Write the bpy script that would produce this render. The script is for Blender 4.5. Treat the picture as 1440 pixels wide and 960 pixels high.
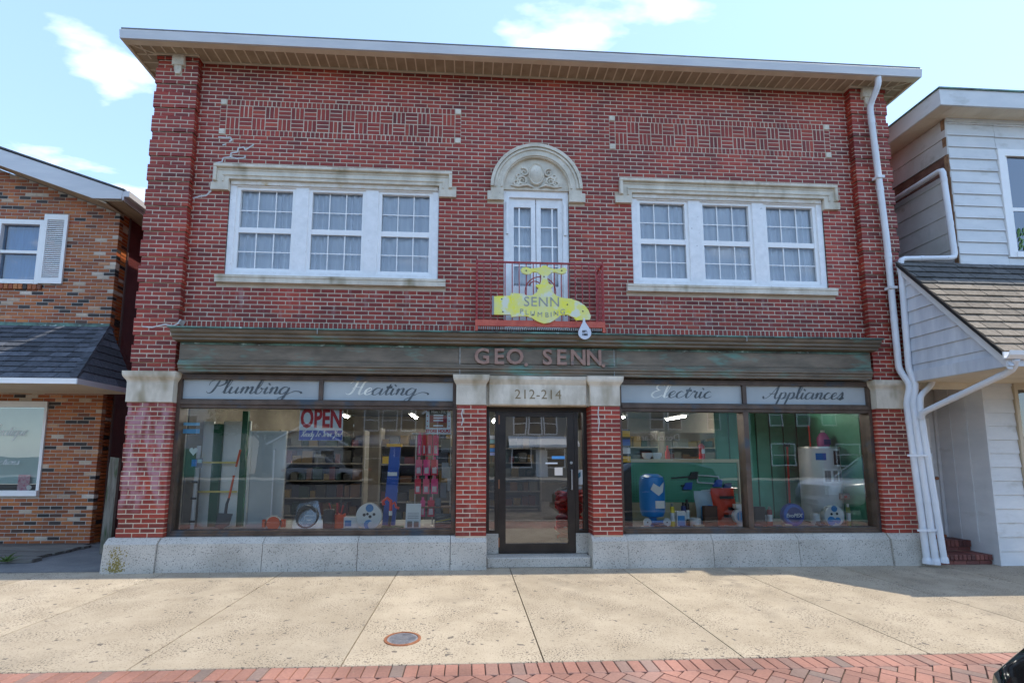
import bpy, math, random
from mathutils import Vector, Matrix
random.seed(7)
for o in list(bpy.data.objects): bpy.data.objects.remove(o)
SC = bpy.context.scene
COL = SC.collection
R = math.radians

# ------------------------------------------------------------------ camera
F, PX, PY = 667.9, 695.7, 566.94            # solved from the facade (pixels of the 1440x960 photograph)
CAM = Vector((-1.0711, -7.2968, 1.6305)); YAW, PITCH, ROLL = .0549, .1104, .003
fw = Vector((math.sin(YAW)*math.cos(PITCH), math.cos(YAW)*math.cos(PITCH), math.sin(PITCH)))
rt = Vector((math.cos(YAW), -math.sin(YAW), 0)); up = rt.cross(fw)
rt, up = rt*math.cos(ROLL)+up*math.sin(ROLL), up*math.cos(ROLL)-rt*math.sin(ROLL)
cd = bpy.data.cameras.new('camera'); cam = bpy.data.objects.new('camera', cd); COL.objects.link(cam)
cam.matrix_world = Matrix(((rt.x, up.x, -fw.x, CAM.x), (rt.y, up.y, -fw.y, CAM.y), (rt.z, up.z, -fw.z, CAM.z), (0, 0, 0, 1)))
cd.sensor_fit = 'HORIZONTAL'; cd.sensor_width = 36; cd.lens = 36*F/1440
cd.shift_x = (720-PX)/1440; cd.shift_y = (PY-480)/1440
cd.clip_start = .05; cd.clip_end = 2000
SC.camera = cam

# ------------------------------------------------------------------ world, sun, exposure
SUN_DIR = Vector((-.55, -.0093, -1)).normalized()
W = bpy.data.worlds.new('World'); SC.world = W; W.use_nodes = True
def build_world():
    nt = W.node_tree; N = nt.nodes; L = nt.links; N.clear()
    sky = N.new('ShaderNodeTexSky'); sky.sky_type = 'NISHITA'; sky.sun_disc = False
    sky.sun_elevation = R(61.2); sky.sun_rotation = R(90); sky.air_density = 1.0; sky.dust_density = .35; sky.ozone_density = 1.2
    tc = N.new('ShaderNodeTexCoord')
    sep = N.new('ShaderNodeSeparateXYZ'); L.new(tc.outputs['Generated'], sep.inputs[0])
    # clouds on a flat layer: direction / (height + small)
    ad = N.new('ShaderNodeMath'); ad.operation = 'ADD'; ad.inputs[1].default_value = .12; L.new(sep.outputs['Z'], ad.inputs[0])
    mx = N.new('ShaderNodeMath'); mx.operation = 'MAXIMUM'; mx.inputs[1].default_value = .05; L.new(ad.outputs[0], mx.inputs[0])
    dv = N.new('ShaderNodeVectorMath'); dv.operation = 'DIVIDE'; L.new(tc.outputs['Generated'], dv.inputs[0])
    cb = N.new('ShaderNodeCombineXYZ'); cb.inputs[2].default_value = 1
    L.new(mx.outputs[0], cb.inputs[0]); L.new(mx.outputs[0], cb.inputs[1]); L.new(cb.outputs[0], dv.inputs[1])
    mp = N.new('ShaderNodeMapping'); mp.inputs['Scale'].default_value = (1.0, 1.9, 1.2); mp.inputs['Location'].default_value = (1.75, .75, 0)
    L.new(dv.outputs[0], mp.inputs[0])
    n = N.new('ShaderNodeTexNoise'); n.inputs['Scale'].default_value = 2.3; n.inputs['Detail'].default_value = 7; n.inputs['Roughness'].default_value = .5
    L.new(mp.outputs[0], n.inputs['Vector'])
    cr = N.new('ShaderNodeValToRGB'); cr.color_ramp.elements[0].position = .585; cr.color_ramp.elements[1].position = .76
    cr.color_ramp.elements[1].color = (.9, .9, .9, 1)
    L.new(n.outputs['Fac'], cr.inputs[0])
    hz = N.new('ShaderNodeMapRange'); hz.inputs[1].default_value = .02; hz.inputs[2].default_value = .22; L.new(sep.outputs['Z'], hz.inputs[0])
    hm = N.new('ShaderNodeMath'); hm.operation = 'MULTIPLY'; L.new(cr.outputs[0], hm.inputs[0]); L.new(hz.outputs[0], hm.inputs[1])
    mix = N.new('ShaderNodeMixRGB'); mix.inputs[2].default_value = (6.6, 6.8, 7.0, 1)
    hzm = N.new('ShaderNodeMixRGB'); hzm.inputs[0].default_value = .34; hzm.inputs[2].default_value = (2.35, 3.55, 5.5, 1); L.new(sky.outputs[0], hzm.inputs[1])
    L.new(hm.outputs[0], mix.inputs[0]); L.new(hzm.outputs[0], mix.inputs[1])
    bg = N.new('ShaderNodeBackground'); bg.inputs[1].default_value = .15; L.new(mix.outputs[0], bg.inputs[0])
    out = N.new('ShaderNodeOutputWorld'); L.new(bg.outputs[0], out.inputs[0])
build_world()
sd = bpy.data.lights.new('sun', 'SUN'); sd.energy = 2.0; sd.angle = R(.53); sd.color = (1, .93, .80)
so = bpy.data.objects.new('sun', sd); COL.objects.link(so); so.rotation_euler = SUN_DIR.to_track_quat('-Z', 'Y').to_euler(); so.location = (20, 5, 30)
SC.view_settings.view_transform = 'Standard'; SC.view_settings.look = 'None'; SC.view_settings.gamma = 1
SC.view_settings.exposure = 1.25
SC.render.engine = 'CYCLES'; SC.cycles.caustics_reflective = False; SC.cycles.caustics_refractive = False

# ------------------------------------------------------------------ pixel helpers (a pixel is a direction; the plane gives the distance)
def ray(u, v): return fw + rt*((u-PX)/F) + up*((PY-v)/F)
def at(u, v, Y):
    d = ray(u, v); t = (Y-CAM.y)/d.y; return CAM + d*t
def gz(u, v, Z=0.0):
    d = ray(u, v); t = (Z-CAM.z)/d.z; return CAM + d*t
def pix(p):
    d = Vector(p)-CAM; w = d.dot(fw); return PX+F*d.dot(rt)/w, PY-F*d.dot(up)/w

# ------------------------------------------------------------------ materials
MATS = {}
def mat(name, c1, c2=None, scale=6., rough=.7, bump=0., bscale=60., metal=0., island=0., stretch=(1, 1, 1), c3=None, s3=30., t3=(.55, .7), spec=.5, alpha=None, emit=None, detail=4, bdist=.02):
    if name in MATS: return MATS[name]
    m = bpy.data.materials.new(name); m.use_nodes = True; MATS[name] = m
    N = m.node_tree.nodes; L = m.node_tree.links; b = N['Principled BSDF']
    b.inputs['Roughness'].default_value = rough; b.inputs['Metallic'].default_value = metal
    b.inputs['Specular IOR Level'].default_value = spec
    g = N.new('ShaderNodeNewGeometry')
    mp = N.new('ShaderNodeMapping'); mp.inputs['Scale'].default_value = stretch; L.new(g.outputs['Position'], mp.inputs[0])
    col = None
    if c2 is not None:
        n = N.new('ShaderNodeTexNoise'); n.inputs['Scale'].default_value = scale; n.inputs['Detail'].default_value = detail; n.inputs['Roughness'].default_value = .62
        L.new(mp.outputs[0], n.inputs['Vector'])
        cr = N.new('ShaderNodeValToRGB'); cr.color_ramp.elements[0].position = .36; cr.color_ramp.elements[1].position = .66
        cr.color_ramp.elements[0].color = (*c1, 1); cr.color_ramp.elements[1].color = (*c2, 1)
        L.new(n.outputs['Fac'], cr.inputs[0]); col = cr.outputs[0]
    else:
        rgb = N.new('ShaderNodeRGB'); rgb.outputs[0].default_value = (*c1, 1); col = rgb.outputs[0]
    if c3 is not None:
        n3 = N.new('ShaderNodeTexNoise'); n3.inputs['Scale'].default_value = s3; n3.inputs['Detail'].default_value = 3; n3.inputs['Roughness'].default_value = .6
        L.new(mp.outputs[0], n3.inputs['Vector'])
        r3 = N.new('ShaderNodeValToRGB'); r3.color_ramp.elements[0].position = t3[0]; r3.color_ramp.elements[1].position = t3[1]
        L.new(n3.outputs['Fac'], r3.inputs[0])
        mx = N.new('ShaderNodeMixRGB'); mx.inputs[2].default_value = (*c3, 1); L.new(r3.outputs[0], mx.inputs[0]); L.new(col, mx.inputs[1]); col = mx.outputs[0]
    if island:
        oi = N.new('ShaderNodeObjectInfo'); ad = N.new('ShaderNodeMath'); ad.operation = 'ADD'
        L.new(g.outputs['Random Per Island'], ad.inputs[0]); L.new(oi.outputs['Random'], ad.inputs[1])
        fr = N.new('ShaderNodeMath'); fr.operation = 'FRACT'; L.new(ad.outputs[0], fr.inputs[0])
        mr = N.new('ShaderNodeMapRange'); mr.inputs[3].default_value = 1-island; mr.inputs[4].default_value = 1+island; L.new(fr.outputs[0], mr.inputs[0])
        hs = N.new('ShaderNodeHueSaturation'); L.new(mr.outputs[0], hs.inputs['Value']); L.new(col, hs.inputs['Color']); col = hs.outputs[0]
    L.new(col, b.inputs['Base Color'])
    if bump:
        nb = N.new('ShaderNodeTexNoise'); nb.inputs['Scale'].default_value = bscale; nb.inputs['Detail'].default_value = 3; L.new(mp.outputs[0], nb.inputs['Vector'])
        bp = N.new('ShaderNodeBump'); bp.inputs['Strength'].default_value = bump; bp.inputs['Distance'].default_value = bdist
        L.new(nb.outputs['Fac'], bp.inputs['Height']); L.new(bp.outputs[0], b.inputs['Normal'])
    if emit:
        b.inputs['Emission Color'].default_value = (*c1, 1); b.inputs['Emission Strength'].default_value = emit
    return m

def glass_mat(name, tint=(.9, .95, .93), base=.10, rough=.0):
    m = bpy.data.materials.new(name); m.use_nodes = True; MATS[name] = m
    N = m.node_tree.nodes; L = m.node_tree.links; N.clear()
    tr = N.new('ShaderNodeBsdfTransparent'); tr.inputs[0].default_value = (*tint, 1)
    gl = N.new('ShaderNodeBsdfGlossy'); gl.inputs['Roughness'].default_value = rough; gl.inputs[0].default_value = (.95, .97, 1, 1)
    lw = N.new('ShaderNodeFresnel'); lw.inputs[0].default_value = 1.45
    ad = N.new('ShaderNodeMath'); ad.operation = 'ADD'; ad.inputs[1].default_value = base; ad.use_clamp = True; L.new(lw.outputs[0], ad.inputs[0])
    mx = N.new('ShaderNodeMixShader'); L.new(ad.outputs[0], mx.inputs[0]); L.new(tr.outputs[0], mx.inputs[1]); L.new(gl.outputs[0], mx.inputs[2])
    # faint waviness of old plate glass
    g = N.new('ShaderNodeNewGeometry'); n = N.new('ShaderNodeTexNoise'); n.inputs['Scale'].default_value = 1.3; L.new(g.outputs['Position'], n.inputs['Vector'])
    bp = N.new('ShaderNodeBump'); bp.inputs['Strength'].default_value = .02; bp.inputs['Distance'].default_value = .05; L.new(n.outputs['Fac'], bp.inputs['Height']); L.new(bp.outputs[0], gl.inputs['Normal'])
    o = N.new('ShaderNodeOutputMaterial'); L.new(mx.outputs[0], o.inputs[0])
    return m

def brick_mat(name, ramp, stain=None, island_noise=.35):
    m = bpy.data.materials.new(name); m.use_nodes = True; MATS[name] = m
    N = m.node_tree.nodes; L = m.node_tree.links; b = N['Principled BSDF']; b.inputs['Roughness'].default_value = .62
    g = N.new('ShaderNodeNewGeometry'); oi = N.new('ShaderNodeObjectInfo')
    ad = N.new('ShaderNodeMath'); ad.operation = 'ADD'; L.new(g.outputs['Random Per Island'], ad.inputs[0]); L.new(oi.outputs['Random'], ad.inputs[1])
    fr = N.new('ShaderNodeMath'); fr.operation = 'FRACT'; L.new(ad.outputs[0], fr.inputs[0])
    cr = N.new('ShaderNodeValToRGB'); e = cr.color_ramp.elements; cr.color_ramp.interpolation = 'LINEAR'
    e[0].position = ramp[0][0]; e[0].color = (*ramp[0][1], 1); e[1].position = ramp[-1][0]; e[1].color = (*ramp[-1][1], 1)
    for p, c in ramp[1:-1]:
        q = e.new(p); q.color = (*c, 1)
    L.new(fr.outputs[0], cr.inputs[0]); col = cr.outputs[0]
    n = N.new('ShaderNodeTexNoise'); n.inputs['Scale'].default_value = 1.1; n.inputs['Detail'].default_value = 5; L.new(g.outputs['Position'], n.inputs['Vector'])
    mr = N.new('ShaderNodeMapRange'); mr.inputs[1].default_value = .35; mr.inputs[2].default_value = .68; mr.inputs[3].default_value = .68; mr.inputs[4].default_value = 1.2; L.new(n.outputs['Fac'], mr.inputs[0])
    hs = N.new('ShaderNodeHueSaturation'); L.new(mr.outputs[0], hs.inputs['Value']); L.new(col, hs.inputs['Color']); col = hs.outputs[0]
    n2 = N.new('ShaderNodeTexNoise'); n2.inputs['Scale'].default_value = 45; n2.inputs['Detail'].default_value = 3; L.new(g.outputs['Position'], n2.inputs['Vector'])
    mr2 = N.new('ShaderNodeMapRange'); mr2.inputs[3].default_value = .72; mr2.inputs[4].default_value = 1.28; L.new(n2.outputs['Fac'], mr2.inputs[0])
    h2 = N.new('ShaderNodeHueSaturation'); L.new(mr2.outputs[0], h2.inputs['Value']); L.new(col, h2.inputs['Color']); col = h2.outputs[0]
    for st in (stain or []):                      # efflorescence and old paint: box regions broken by streaky noise
        (x0, x1, z0, z1), c, th, amt = st
        sp = N.new('ShaderNodeSeparateXYZ'); L.new(g.outputs['Position'], sp.inputs[0])
        def band(sock, a, bb, soft):
            m1 = N.new('ShaderNodeMapRange'); m1.inputs[1].default_value = a-soft; m1.inputs[2].default_value = a+soft; L.new(sock, m1.inputs[0])
            m2 = N.new('ShaderNodeMapRange'); m2.inputs[1].default_value = bb+soft; m2.inputs[2].default_value = bb-soft; L.new(sock, m2.inputs[0])
            mm = N.new('ShaderNodeMath'); mm.operation = 'MULTIPLY'; L.new(m1.outputs[0], mm.inputs[0]); L.new(m2.outputs[0], mm.inputs[1]); return mm.outputs[0]
        bx = band(sp.outputs['X'], x0, x1, .06); bz = band(sp.outputs['Z'], z0, z1, .12)
        mp = N.new('ShaderNodeMapping'); mp.inputs['Scale'].default_value = (5, 5, 1.6); L.new(g.outputs['Position'], mp.inputs[0])
        ns = N.new('ShaderNodeTexNoise'); ns.inputs['Scale'].default_value = 1.6; ns.inputs['Detail'].default_value = 5; L.new(mp.outputs[0], ns.inputs['Vector'])
        rr = N.new('ShaderNodeMapRange'); rr.inputs[1].default_value = th; rr.inputs[2].default_value = th+.16; rr.inputs[4].default_value = amt; L.new(ns.outputs['Fac'], rr.inputs[0])
        k1 = N.new('ShaderNodeMath'); k1.operation = 'MULTIPLY'; L.new(bx, k1.inputs[0]); L.new(bz, k1.inputs[1])
        k2 = N.new('ShaderNodeMath'); k2.operation = 'MULTIPLY'; L.new(k1.outputs[0], k2.inputs[0]); L.new(rr.outputs[0], k2.inputs[1])
        mx = N.new('ShaderNodeMixRGB'); mx.inputs[2].default_value = (*c, 1); L.new(k2.outputs[0], mx.inputs[0]); L.new(col, mx.inputs[1]); col = mx.outputs[0]
    L.new(col, b.inputs['Base Color'])
    bp = N.new('ShaderNodeBump'); bp.inputs['Strength'].default_value = .5; bp.inputs['Distance'].default_value = .004; L.new(n2.outputs['Fac'], bp.inputs['Height']); L.new(bp.outputs[0], b.inputs['Normal'])
    return m

def srgb(r, g, b):
    f = lambda c: (c/255/12.92 if c/255 <= .04045 else ((c/255+.055)/1.055)**2.4)
    return (f(r), f(g), f(b))

# ------------------------------------------------------------------ mesh helpers
ORG = {}
def tag(o, label=None, cat=None, group=None, kind=None):
    if label: o['label'] = label
    if cat: o['category'] = cat
    if group: o['group'] = group
    if kind: o['kind'] = kind
    return o
def thing(name, label, cat, loc=(0, 0, 0), group=None):
    o = bpy.data.objects.new(name, None); COL.objects.link(o); o.location = loc; o.empty_display_size = .2
    ORG[o.name] = Vector(loc); return tag(o, label, cat, group)
def link(o, parent, origin):
    COL.objects.link(o)
    if parent is not None:
        o.parent = parent; o.location = Vector(origin)-ORG[parent.name]
    else: o.location = origin
    ORG[o.name] = Vector(origin); return o
class MB:
    def __init__(s): s.v = []; s.f = []
    def add(s, vs, fs):
        n = len(s.v); s.v += [tuple(p) for p in vs]; s.f += [tuple(i+n for i in q) for q in fs]; return s
    def box(s, x0, x1, y0, y1, z0, z1):
        return s.add([(x0, y0, z0), (x1, y0, z0), (x1, y1, z0), (x0, y1, z0), (x0, y0, z1), (x1, y0, z1), (x1, y1, z1), (x0, y1, z1)],
                     [(0, 3, 2, 1), (4, 5, 6, 7), (0, 1, 5, 4), (1, 2, 6, 5), (2, 3, 7, 6), (3, 0, 4, 7)])
    def bbox(s, x0, x1, y0, y1, z0, z1, b=.01):       # box with chamfered edges on the street side and ends
        p = [(x0+b, x1-b, y0), (x0, x1, y0+b), (x0, x1, y1)]; vs = []
        for i, (a, c, y) in enumerate(p):
            bz = b if i == 0 else 0
            vs += [(a, y, z0+bz), (c, y, z0+bz), (c, y, z1-bz), (a, y, z1-bz)]
        fs = [(0, 1, 2, 3), (11, 10, 9, 8)]
        for k in (0, 4):
            for i in range(4):
                j = (i+1) % 4; fs.append((k+j, k+i, k+4+i, k+4+j))
        return s.add(vs, fs)
    def prism(s, poly, y0, y1):                       # polygon in XZ, extruded along Y (y0 = front)
        n = len(poly); vs = [(x, y0, z) for x, z in poly]+[(x, y1, z) for x, z in poly]
        fs = [tuple(range(n)), tuple(range(2*n-1, n-1, -1))]
        fs += [((i+1) % n, i, n+i, n+(i+1) % n) for i in range(n)]
        return s.add(vs, fs)
    def sweep(s, prof, path_axis, a0, a1, caps=True):  # profile (y,z) swept along x
        n = len(prof); vs = [(a0, y, z) for y, z in prof]+[(a1, y, z) for y, z in prof]
        fs = [(i, (i+1) % n, n+(i+1) % n, n+i) for i in range(n)]
        if caps: fs += [tuple(range(n-1, -1, -1)), tuple(range(n, 2*n))]
        return s.add(vs, fs)
    def tube(s, pts, r, n=8, caps=True, sq=None):
        pts = [Vector(p) for p in pts]; rings = []; prev = None
        for i, p in enumerate(pts):
            if i == 0: t = pts[1]-p
            elif i == len(pts)-1: t = p-pts[i-1]
            else: t = (pts[i+1]-p).normalized()+(p-pts[i-1]).normalized()
            t.normalize()
            a = prev if prev is not None else (Vector((0, 1, 0)) if abs(t.y) < .9 else Vector((1, 0, 0)))
            x = a-t*a.dot(t)
            if x.length < 1e-4: x = Vector((0, 0, 1))-t*t.z
            x.normalize(); y = t.cross(x); prev = x
            rr = r[i] if isinstance(r, (list, tuple)) else r
            ring = []
            for k in range(n):
                an = 2*math.pi*(k+.5)/n; ring.append(p+x*(math.cos(an)*rr*(sq[0] if sq else 1))+y*(math.sin(an)*rr*(sq[1] if sq else 1)))
            rings.append(ring)
        vs = [q for g in rings for q in g]; fs = []
        for i in range(len(pts)-1):
            for k in range(n):
                j = (k+1) % n; fs.append((i*n+k, i*n+j, (i+1)*n+j, (i+1)*n+k))
        if caps: fs += [tuple(range(n-1, -1, -1)), tuple((len(pts)-1)*n+k for k in range(n))]
        return s.add(vs, fs)
    def lathe(s, c, prof, n=20, axis='z'):             # prof: (r, h)
        c = Vector(c); vs = []; fs = []
        for r, h in prof:
            for k in range(n):
                a = 2*math.pi*k/n; q = (math.cos(a)*r, math.sin(a)*r, h)
                if axis == 'y': q = (q[0], q[2], q[1])
                elif axis == 'x': q = (q[2], q[0], q[1])
                vs.append(c+Vector(q))
        m = len(prof)
        for i in range(m-1):
            for k in range(n):
                j = (k+1) % n; fs.append((i*n+k, i*n+j, (i+1)*n+j, (i+1)*n+k))
        fs += [tuple(range(n-1, -1, -1)), tuple((m-1)*n+k for k in range(n))]
        return s.add(vs, fs)
    def quad(s, a, b, c, d): return s.add([a, b, c, d], [(0, 1, 2, 3)])
    def build(s, name, m, parent=None, smooth=False, local=False):
        if not s.v: return None
        xs = [p[0] for p in s.v]; ys = [p[1] for p in s.v]; zs = [p[2] for p in s.v]
        c = Vector(((min(xs)+max(xs))/2, (min(ys)+max(ys))/2, (min(zs)+max(zs))/2 if parent is not None else min(zs)))
        me = bpy.data.meshes.new(name); me.from_pydata([(p[0]-c.x, p[1]-c.y, p[2]-c.z) for p in s.v], [], s.f); me.update()
        me.materials.append(m)
        if smooth:
            me.polygons.foreach_set('use_smooth', [True]*len(me.polygons))
            me.set_sharp_from_angle(angle=R(38))
        o = bpy.data.objects.new(name, me)
        return link(o, parent, c)
def fix_normals(o):
    import bmesh
    bm = bmesh.new(); bm.from_mesh(o.data); bmesh.ops.recalc_face_normals(bm, faces=bm.faces); bm.to_mesh(o.data); bm.free()
def BX(name, m, parent, *b, bev=0):
    q = MB(); (q.bbox(*b, b=bev) if bev else q.box(*b)); return q.build(name, m, parent)

def clip(poly, x0, x1, y0, y1):
    for ax, lim, keep in ((0, x0, 1), (0, x1, -1), (1, y0, 1), (1, y1, -1)):
        out = []
        for i in range(len(poly)):
            a, b = poly[i-1], poly[i]; da = (a[ax]-lim)*keep; db = (b[ax]-lim)*keep
            if da >= 0 and db >= 0: out.append(b)
            elif da >= 0 > db or da < 0 <= db:
                t = da/(da-db); p = (a[0]+(b[0]-a[0])*t, a[1]+(b[1]-a[1])*t)
                out.append(p)
                if db >= 0: out.append(b)
        poly = out
        if len(poly) < 3: return []
    r = []
    for p in poly:
        if not r or abs(p[0]-r[-1][0])+abs(p[1]-r[-1][1]) > 1e-5: r.append(p)
    if len(r) > 1 and abs(r[0][0]-r[-1][0])+abs(r[0][1]-r[-1][1]) < 1e-5: r.pop()
    return r if len(r) >= 3 else []
def slab(poly2, O, u, v, n, t_low, t_high, vmin, vmax, back=-.004):  # wedge-shaped shingle or clapboard on plane O,u,v
    O, u, v, n = map(Vector, (O, u, v, n)); k = len(poly2); vs = []
    for a, b in poly2:
        t = t_low+(t_high-t_low)*(b-vmin)/(vmax-vmin); vs.append(O+u*a+v*b+n*t)
    for a, b in poly2: vs.append(O+u*a+v*b+n*back)
    q = MB(); q.add(vs, [tuple(range(k)), tuple(range(2*k-1, k-1, -1))]+[((i+1) % k, i, k+i, k+(i+1) % k) for i in range(k)])
    return q
def cover(poly, O, u, v, rows, cols, name, m, parent, t=(.022, .006), gap=.004, stagger=True, jitter=0, mfun=None):
    """rows: exposure; cols: piece width (None = full length boards)"""
    v0 = min(p[1] for p in poly); v1 = max(p[1] for p in poly); u0 = min(p[0] for p in poly); u1 = max(p[0] for p in poly)
    n = Vector(u).cross(Vector(v)).normalized(); r = 0; b = v0; cnt = 0
    while b < v1-.01:
        c = u0-(cols*(.5*(r % 2)+.13*(r % 3)) if (stagger and cols) else 0)
        w = cols or (u1-u0)
        while c < u1-.005:
            ww = w*(1+random.uniform(-jitter, jitter)) if cols else w
            pl = clip(poly, c+gap/2, c+ww-gap/2, b+.0005, b+rows-.0005)
            if pl:
                q = slab(pl, O, u, v, n, t[0]*(1+random.uniform(-.15, .15)), t[1], b, b+rows)
                o = q.build(name, mfun(r) if mfun else m, parent); fix_normals(o); cnt += 1
            c += ww
        b += rows; r += 1
    return cnt

def text_mesh(q, s, size, x, y, z, align='CENTER', depth=.004, bold=0., sx=1., shear=0., spacing=1., flip=False, frame=None):
    cu = bpy.data.curves.new('t', 'FONT'); cu.body = s; cu.size = size; cu.align_x = align; cu.align_y = 'CENTER'; cu.extrude = depth/2; cu.offset = bold; cu.shear = shear; cu.space_character = spacing; cu.resolution_u = 3
    ob = bpy.data.objects.new('t', cu); COL.objects.link(ob); bpy.context.view_layer.update()
    me = ob.to_mesh()
    vs = []
    for p in me.vertices:
        a, b, c = p.co.x*sx, p.co.y, p.co.z
        if frame: O, fu, fv, fn = frame; vs.append(Vector(O)+Vector(fu)*a+Vector(fv)*b+Vector(fn)*(c+depth/2))
        else: vs.append((x+a, y-c-depth/2, z+b))
    q.add(vs, [tuple(f.vertices) for f in me.polygons])
    ob.to_mesh_clear(); bpy.data.objects.remove(ob); bpy.data.curves.remove(cu)
    return q

# hand-drawn script alphabet, strokes as control points, x-height 1
GL = {
'l': (.55, [[(0, .1), (.35, 1), (.45, 1.85), (.3, 2.0), (.2, 1.6), (.2, .3), (.35, 0), (.6, .25)]]),
'u': (1.05, [[(0, .3), (.15, .95), (.12, .3), (.3, 0), (.6, .35), (.75, .95)], [(.75, .95), (.72, .25), (.85, 0), (1.1, .3)]]),
'm': (1.35, [[(0, .5), (.15, .95), (.2, .5), (.15, 0)], [(.15, .3), (.4, .9), (.58, .95), (.62, .5), (.58, 0)], [(.58, .3), (.85, .9), (1.02, .95), (1.08, .5), (1.05, .15), (1.2, 0), (1.4, .3)]]),
'n': (.95, [[(0, .5), (.15, .95), (.2, .5), (.15, 0)], [(.15, .3), (.4, .9), (.6, .95), (.66, .5), (.62, .15), (.78, 0), (1, .3)]]),
'b': (.9, [[(0, .1), (.35, 1), (.42, 1.9), (.28, 2), (.2, 1.6), (.15, .4), (.3, 0), (.6, .1), (.68, .55), (.52, .85)], [(.52, .85), (.62, .7), (.95, .75)]]),
'i': (.48, [[(0, .3), (.15, .95), (.12, .25), (.28, 0), (.5, .3)], [(.2, 1.32), (.26, 1.46)]]),
'g': (1.1, [[(.78, .85), (.4, 1), (.1, .6), (.15, .1), (.45, 0), (.75, .5), (.85, .95)], [(.85, .95), (.75, 0), (.6, -.8), (.3, -.95), (.2, -.7), (.6, -.3), (1.2, .25)]]),
'e': (.72, [[(0, .25), (.4, .5), (.58, .8), (.42, 1), (.15, .7), (.15, .2), (.4, 0), (.78, .3)]]),
'a': (1.08, [[(.78, .85), (.4, 1), (.1, .6), (.15, .1), (.45, 0), (.75, .5), (.85, .95)], [(.85, .95), (.8, .2), (.95, 0), (1.15, .28)]]),
't': (.62, [[(0, .2), (.3, 1), (.38, 1.6)], [(.38, 1.6), (.26, .4), (.4, 0), (.66, .3)], [(.08, 1.1), (.62, 1.15)]]),
'c': (.75, [[(.65, .8), (.42, 1), (.12, .6), (.15, .15), (.42, 0), (.8, .3)]]),
'r': (.82, [[(0, .3), (.2, 1), (.3, 1.08), (.35, .9), (.55, .88), (.53, .3), (.68, 0), (.88, .3)]]),
'p': (.9, [[(0, .4), (.2, .95), (.1, -.2), (0, -1)], [(.1, .3), (.35, .9), (.62, .92), (.7, .4), (.45, 0), (.2, .1)], [(.45, 0), (.7, .05), (.95, .3)]]),
's': (.65, [[(0, .1), (.3, .8), (.4, 1.08), (.52, .6), (.45, .1), (.2, 0), (.08, .2)], [(.3, 0), (.7, .3)]]),
'o': (.85, [[(.4, 1), (.1, .6), (.15, .1), (.45, 0), (.7, .4), (.6, .9), (.4, 1)], [(.6, .9), (.9, .8)]]),
'd': (1.08, [[(.78, .85), (.4, 1), (.1, .6), (.15, .1), (.45, 0), (.75, .5), (.95, 1.9)], [(.95, 1.9), (.8, .2), (.95, 0), (1.15, .28)]]),
'q': (1.0, [[(.78, .85), (.4, 1), (.1, .6), (.15, .1), (.45, 0), (.75, .5), (.85, .95)], [(.85, .95), (.7, -.6), (.65, -1), (.9, -.3), (1.1, .3)]]),
'v': (.8, [[(0, .6), (.15, .95), (.25, .2), (.35, 0), (.6, .5), (.65, .95), (.9, .85)]]),
'y': (1.0, [[(0, .3), (.15, .95), (.15, .3), (.35, 0), (.65, .4), (.8, .95)], [(.8, .95), (.65, -.3), (.4, -.95), (.2, -.7), (.6, -.2), (1.05, .3)]]),
'!': (.4, [[(.3, 1.9), (.2, .6)], [(.15, .1), (.18, .02)]]),
'P': (1.25, [[(.55, 1.9), (.45, 1), (.3, .2), (0, 0), (-.25, .3)], [(-.25, 1.1), (-.2, 1.7), (.4, 2.15), (1.05, 2.05), (1.2, 1.5), (.85, 1.1), (.45, 1.05)]]),
'H': (1.45, [[(-.15, 1.6), (.1, 2), (.5, 1.9)], [(.5, 2), (.45, 1.2), (.35, .3), (.1, 0), (-.2, .2)], [(1.35, 2.05), (1.1, 1.7), (1.02, .4), (1.2, 0), (1.48, .3)], [(.2, .95), (.6, 1.1), (1.1, 1.05)]]),
'E': (1.1, [[(1.0, 1.7), (.8, 2.05), (.4, 1.95), (.3, 1.5), (.6, 1.15), (.8, 1.1)], [(.7, 1.12), (.25, .9), (.08, .4), (.4, 0), (.8, .1), (1.1, .45)]]),
'A': (1.3, [[(-.35, .4), (-.15, 0), (.3, .4), (.8, 1.6), (1.0, 2.05)], [(1.0, 2.05), (.95, 1), (.92, .3), (1.1, 0), (1.32, .3)], [(.2, .8), (.6, .75), (1.1, .88)]]),
'R': (1.35, [[(.5, 1.95), (.4, 1), (.25, .2), (0, 0), (-.2, .3)], [(-.2, 1.2), (0, 1.8), (.5, 2.1), (1.05, 2), (1.1, 1.5), (.5, 1.05)], [(.5, 1.05), (.8, .8), (.95, .2), (1.1, 0), (1.35, .3)]]),
'T': (1.1, [[(-.1, 1.6), (.2, 2), (.7, 1.9), (1.2, 2.1)], [(.65, 1.9), (.5, 1), (.4, .2), (.15, 0), (-.1, .3)]]),
'S': (1.1, [[(1.0, 1.7), (.8, 2.05), (.45, 1.9), (.4, 1.5), (.75, 1.0), (.75, .3), (.4, 0), (0, .2), (-.1, .5)], [(.6, .1), (1.1, .3)]]),
'Y': (1.15, [[(0, 1.5), (.15, 2), (.3, 1.4), (.5, 1.1), (.8, 1.4), (.95, 2)], [(.95, 2), (.7, .4), (.4, -.6), (.15, -.7), (.2, -.3), (1.15, .3)]]),
'B': (1.3, [[(.5, 1.95), (.4, 1), (.25, .2), (0, 0), (-.3, .4)], [(-.3, 1.1), (0, 1.9), (.6, 2.15), (1.05, 1.9), (.9, 1.3), (.5, 1.1), (1, .95), (1.1, .4), (.7, 0), (.3, .1)]]),
'C': (1.15, [[(1.1, 1.7), (.9, 2.05), (.45, 1.7), (.15, .9), (.3, .15), (.7, 0), (1.2, .4)]]),
' ': (.7, []), }
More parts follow.
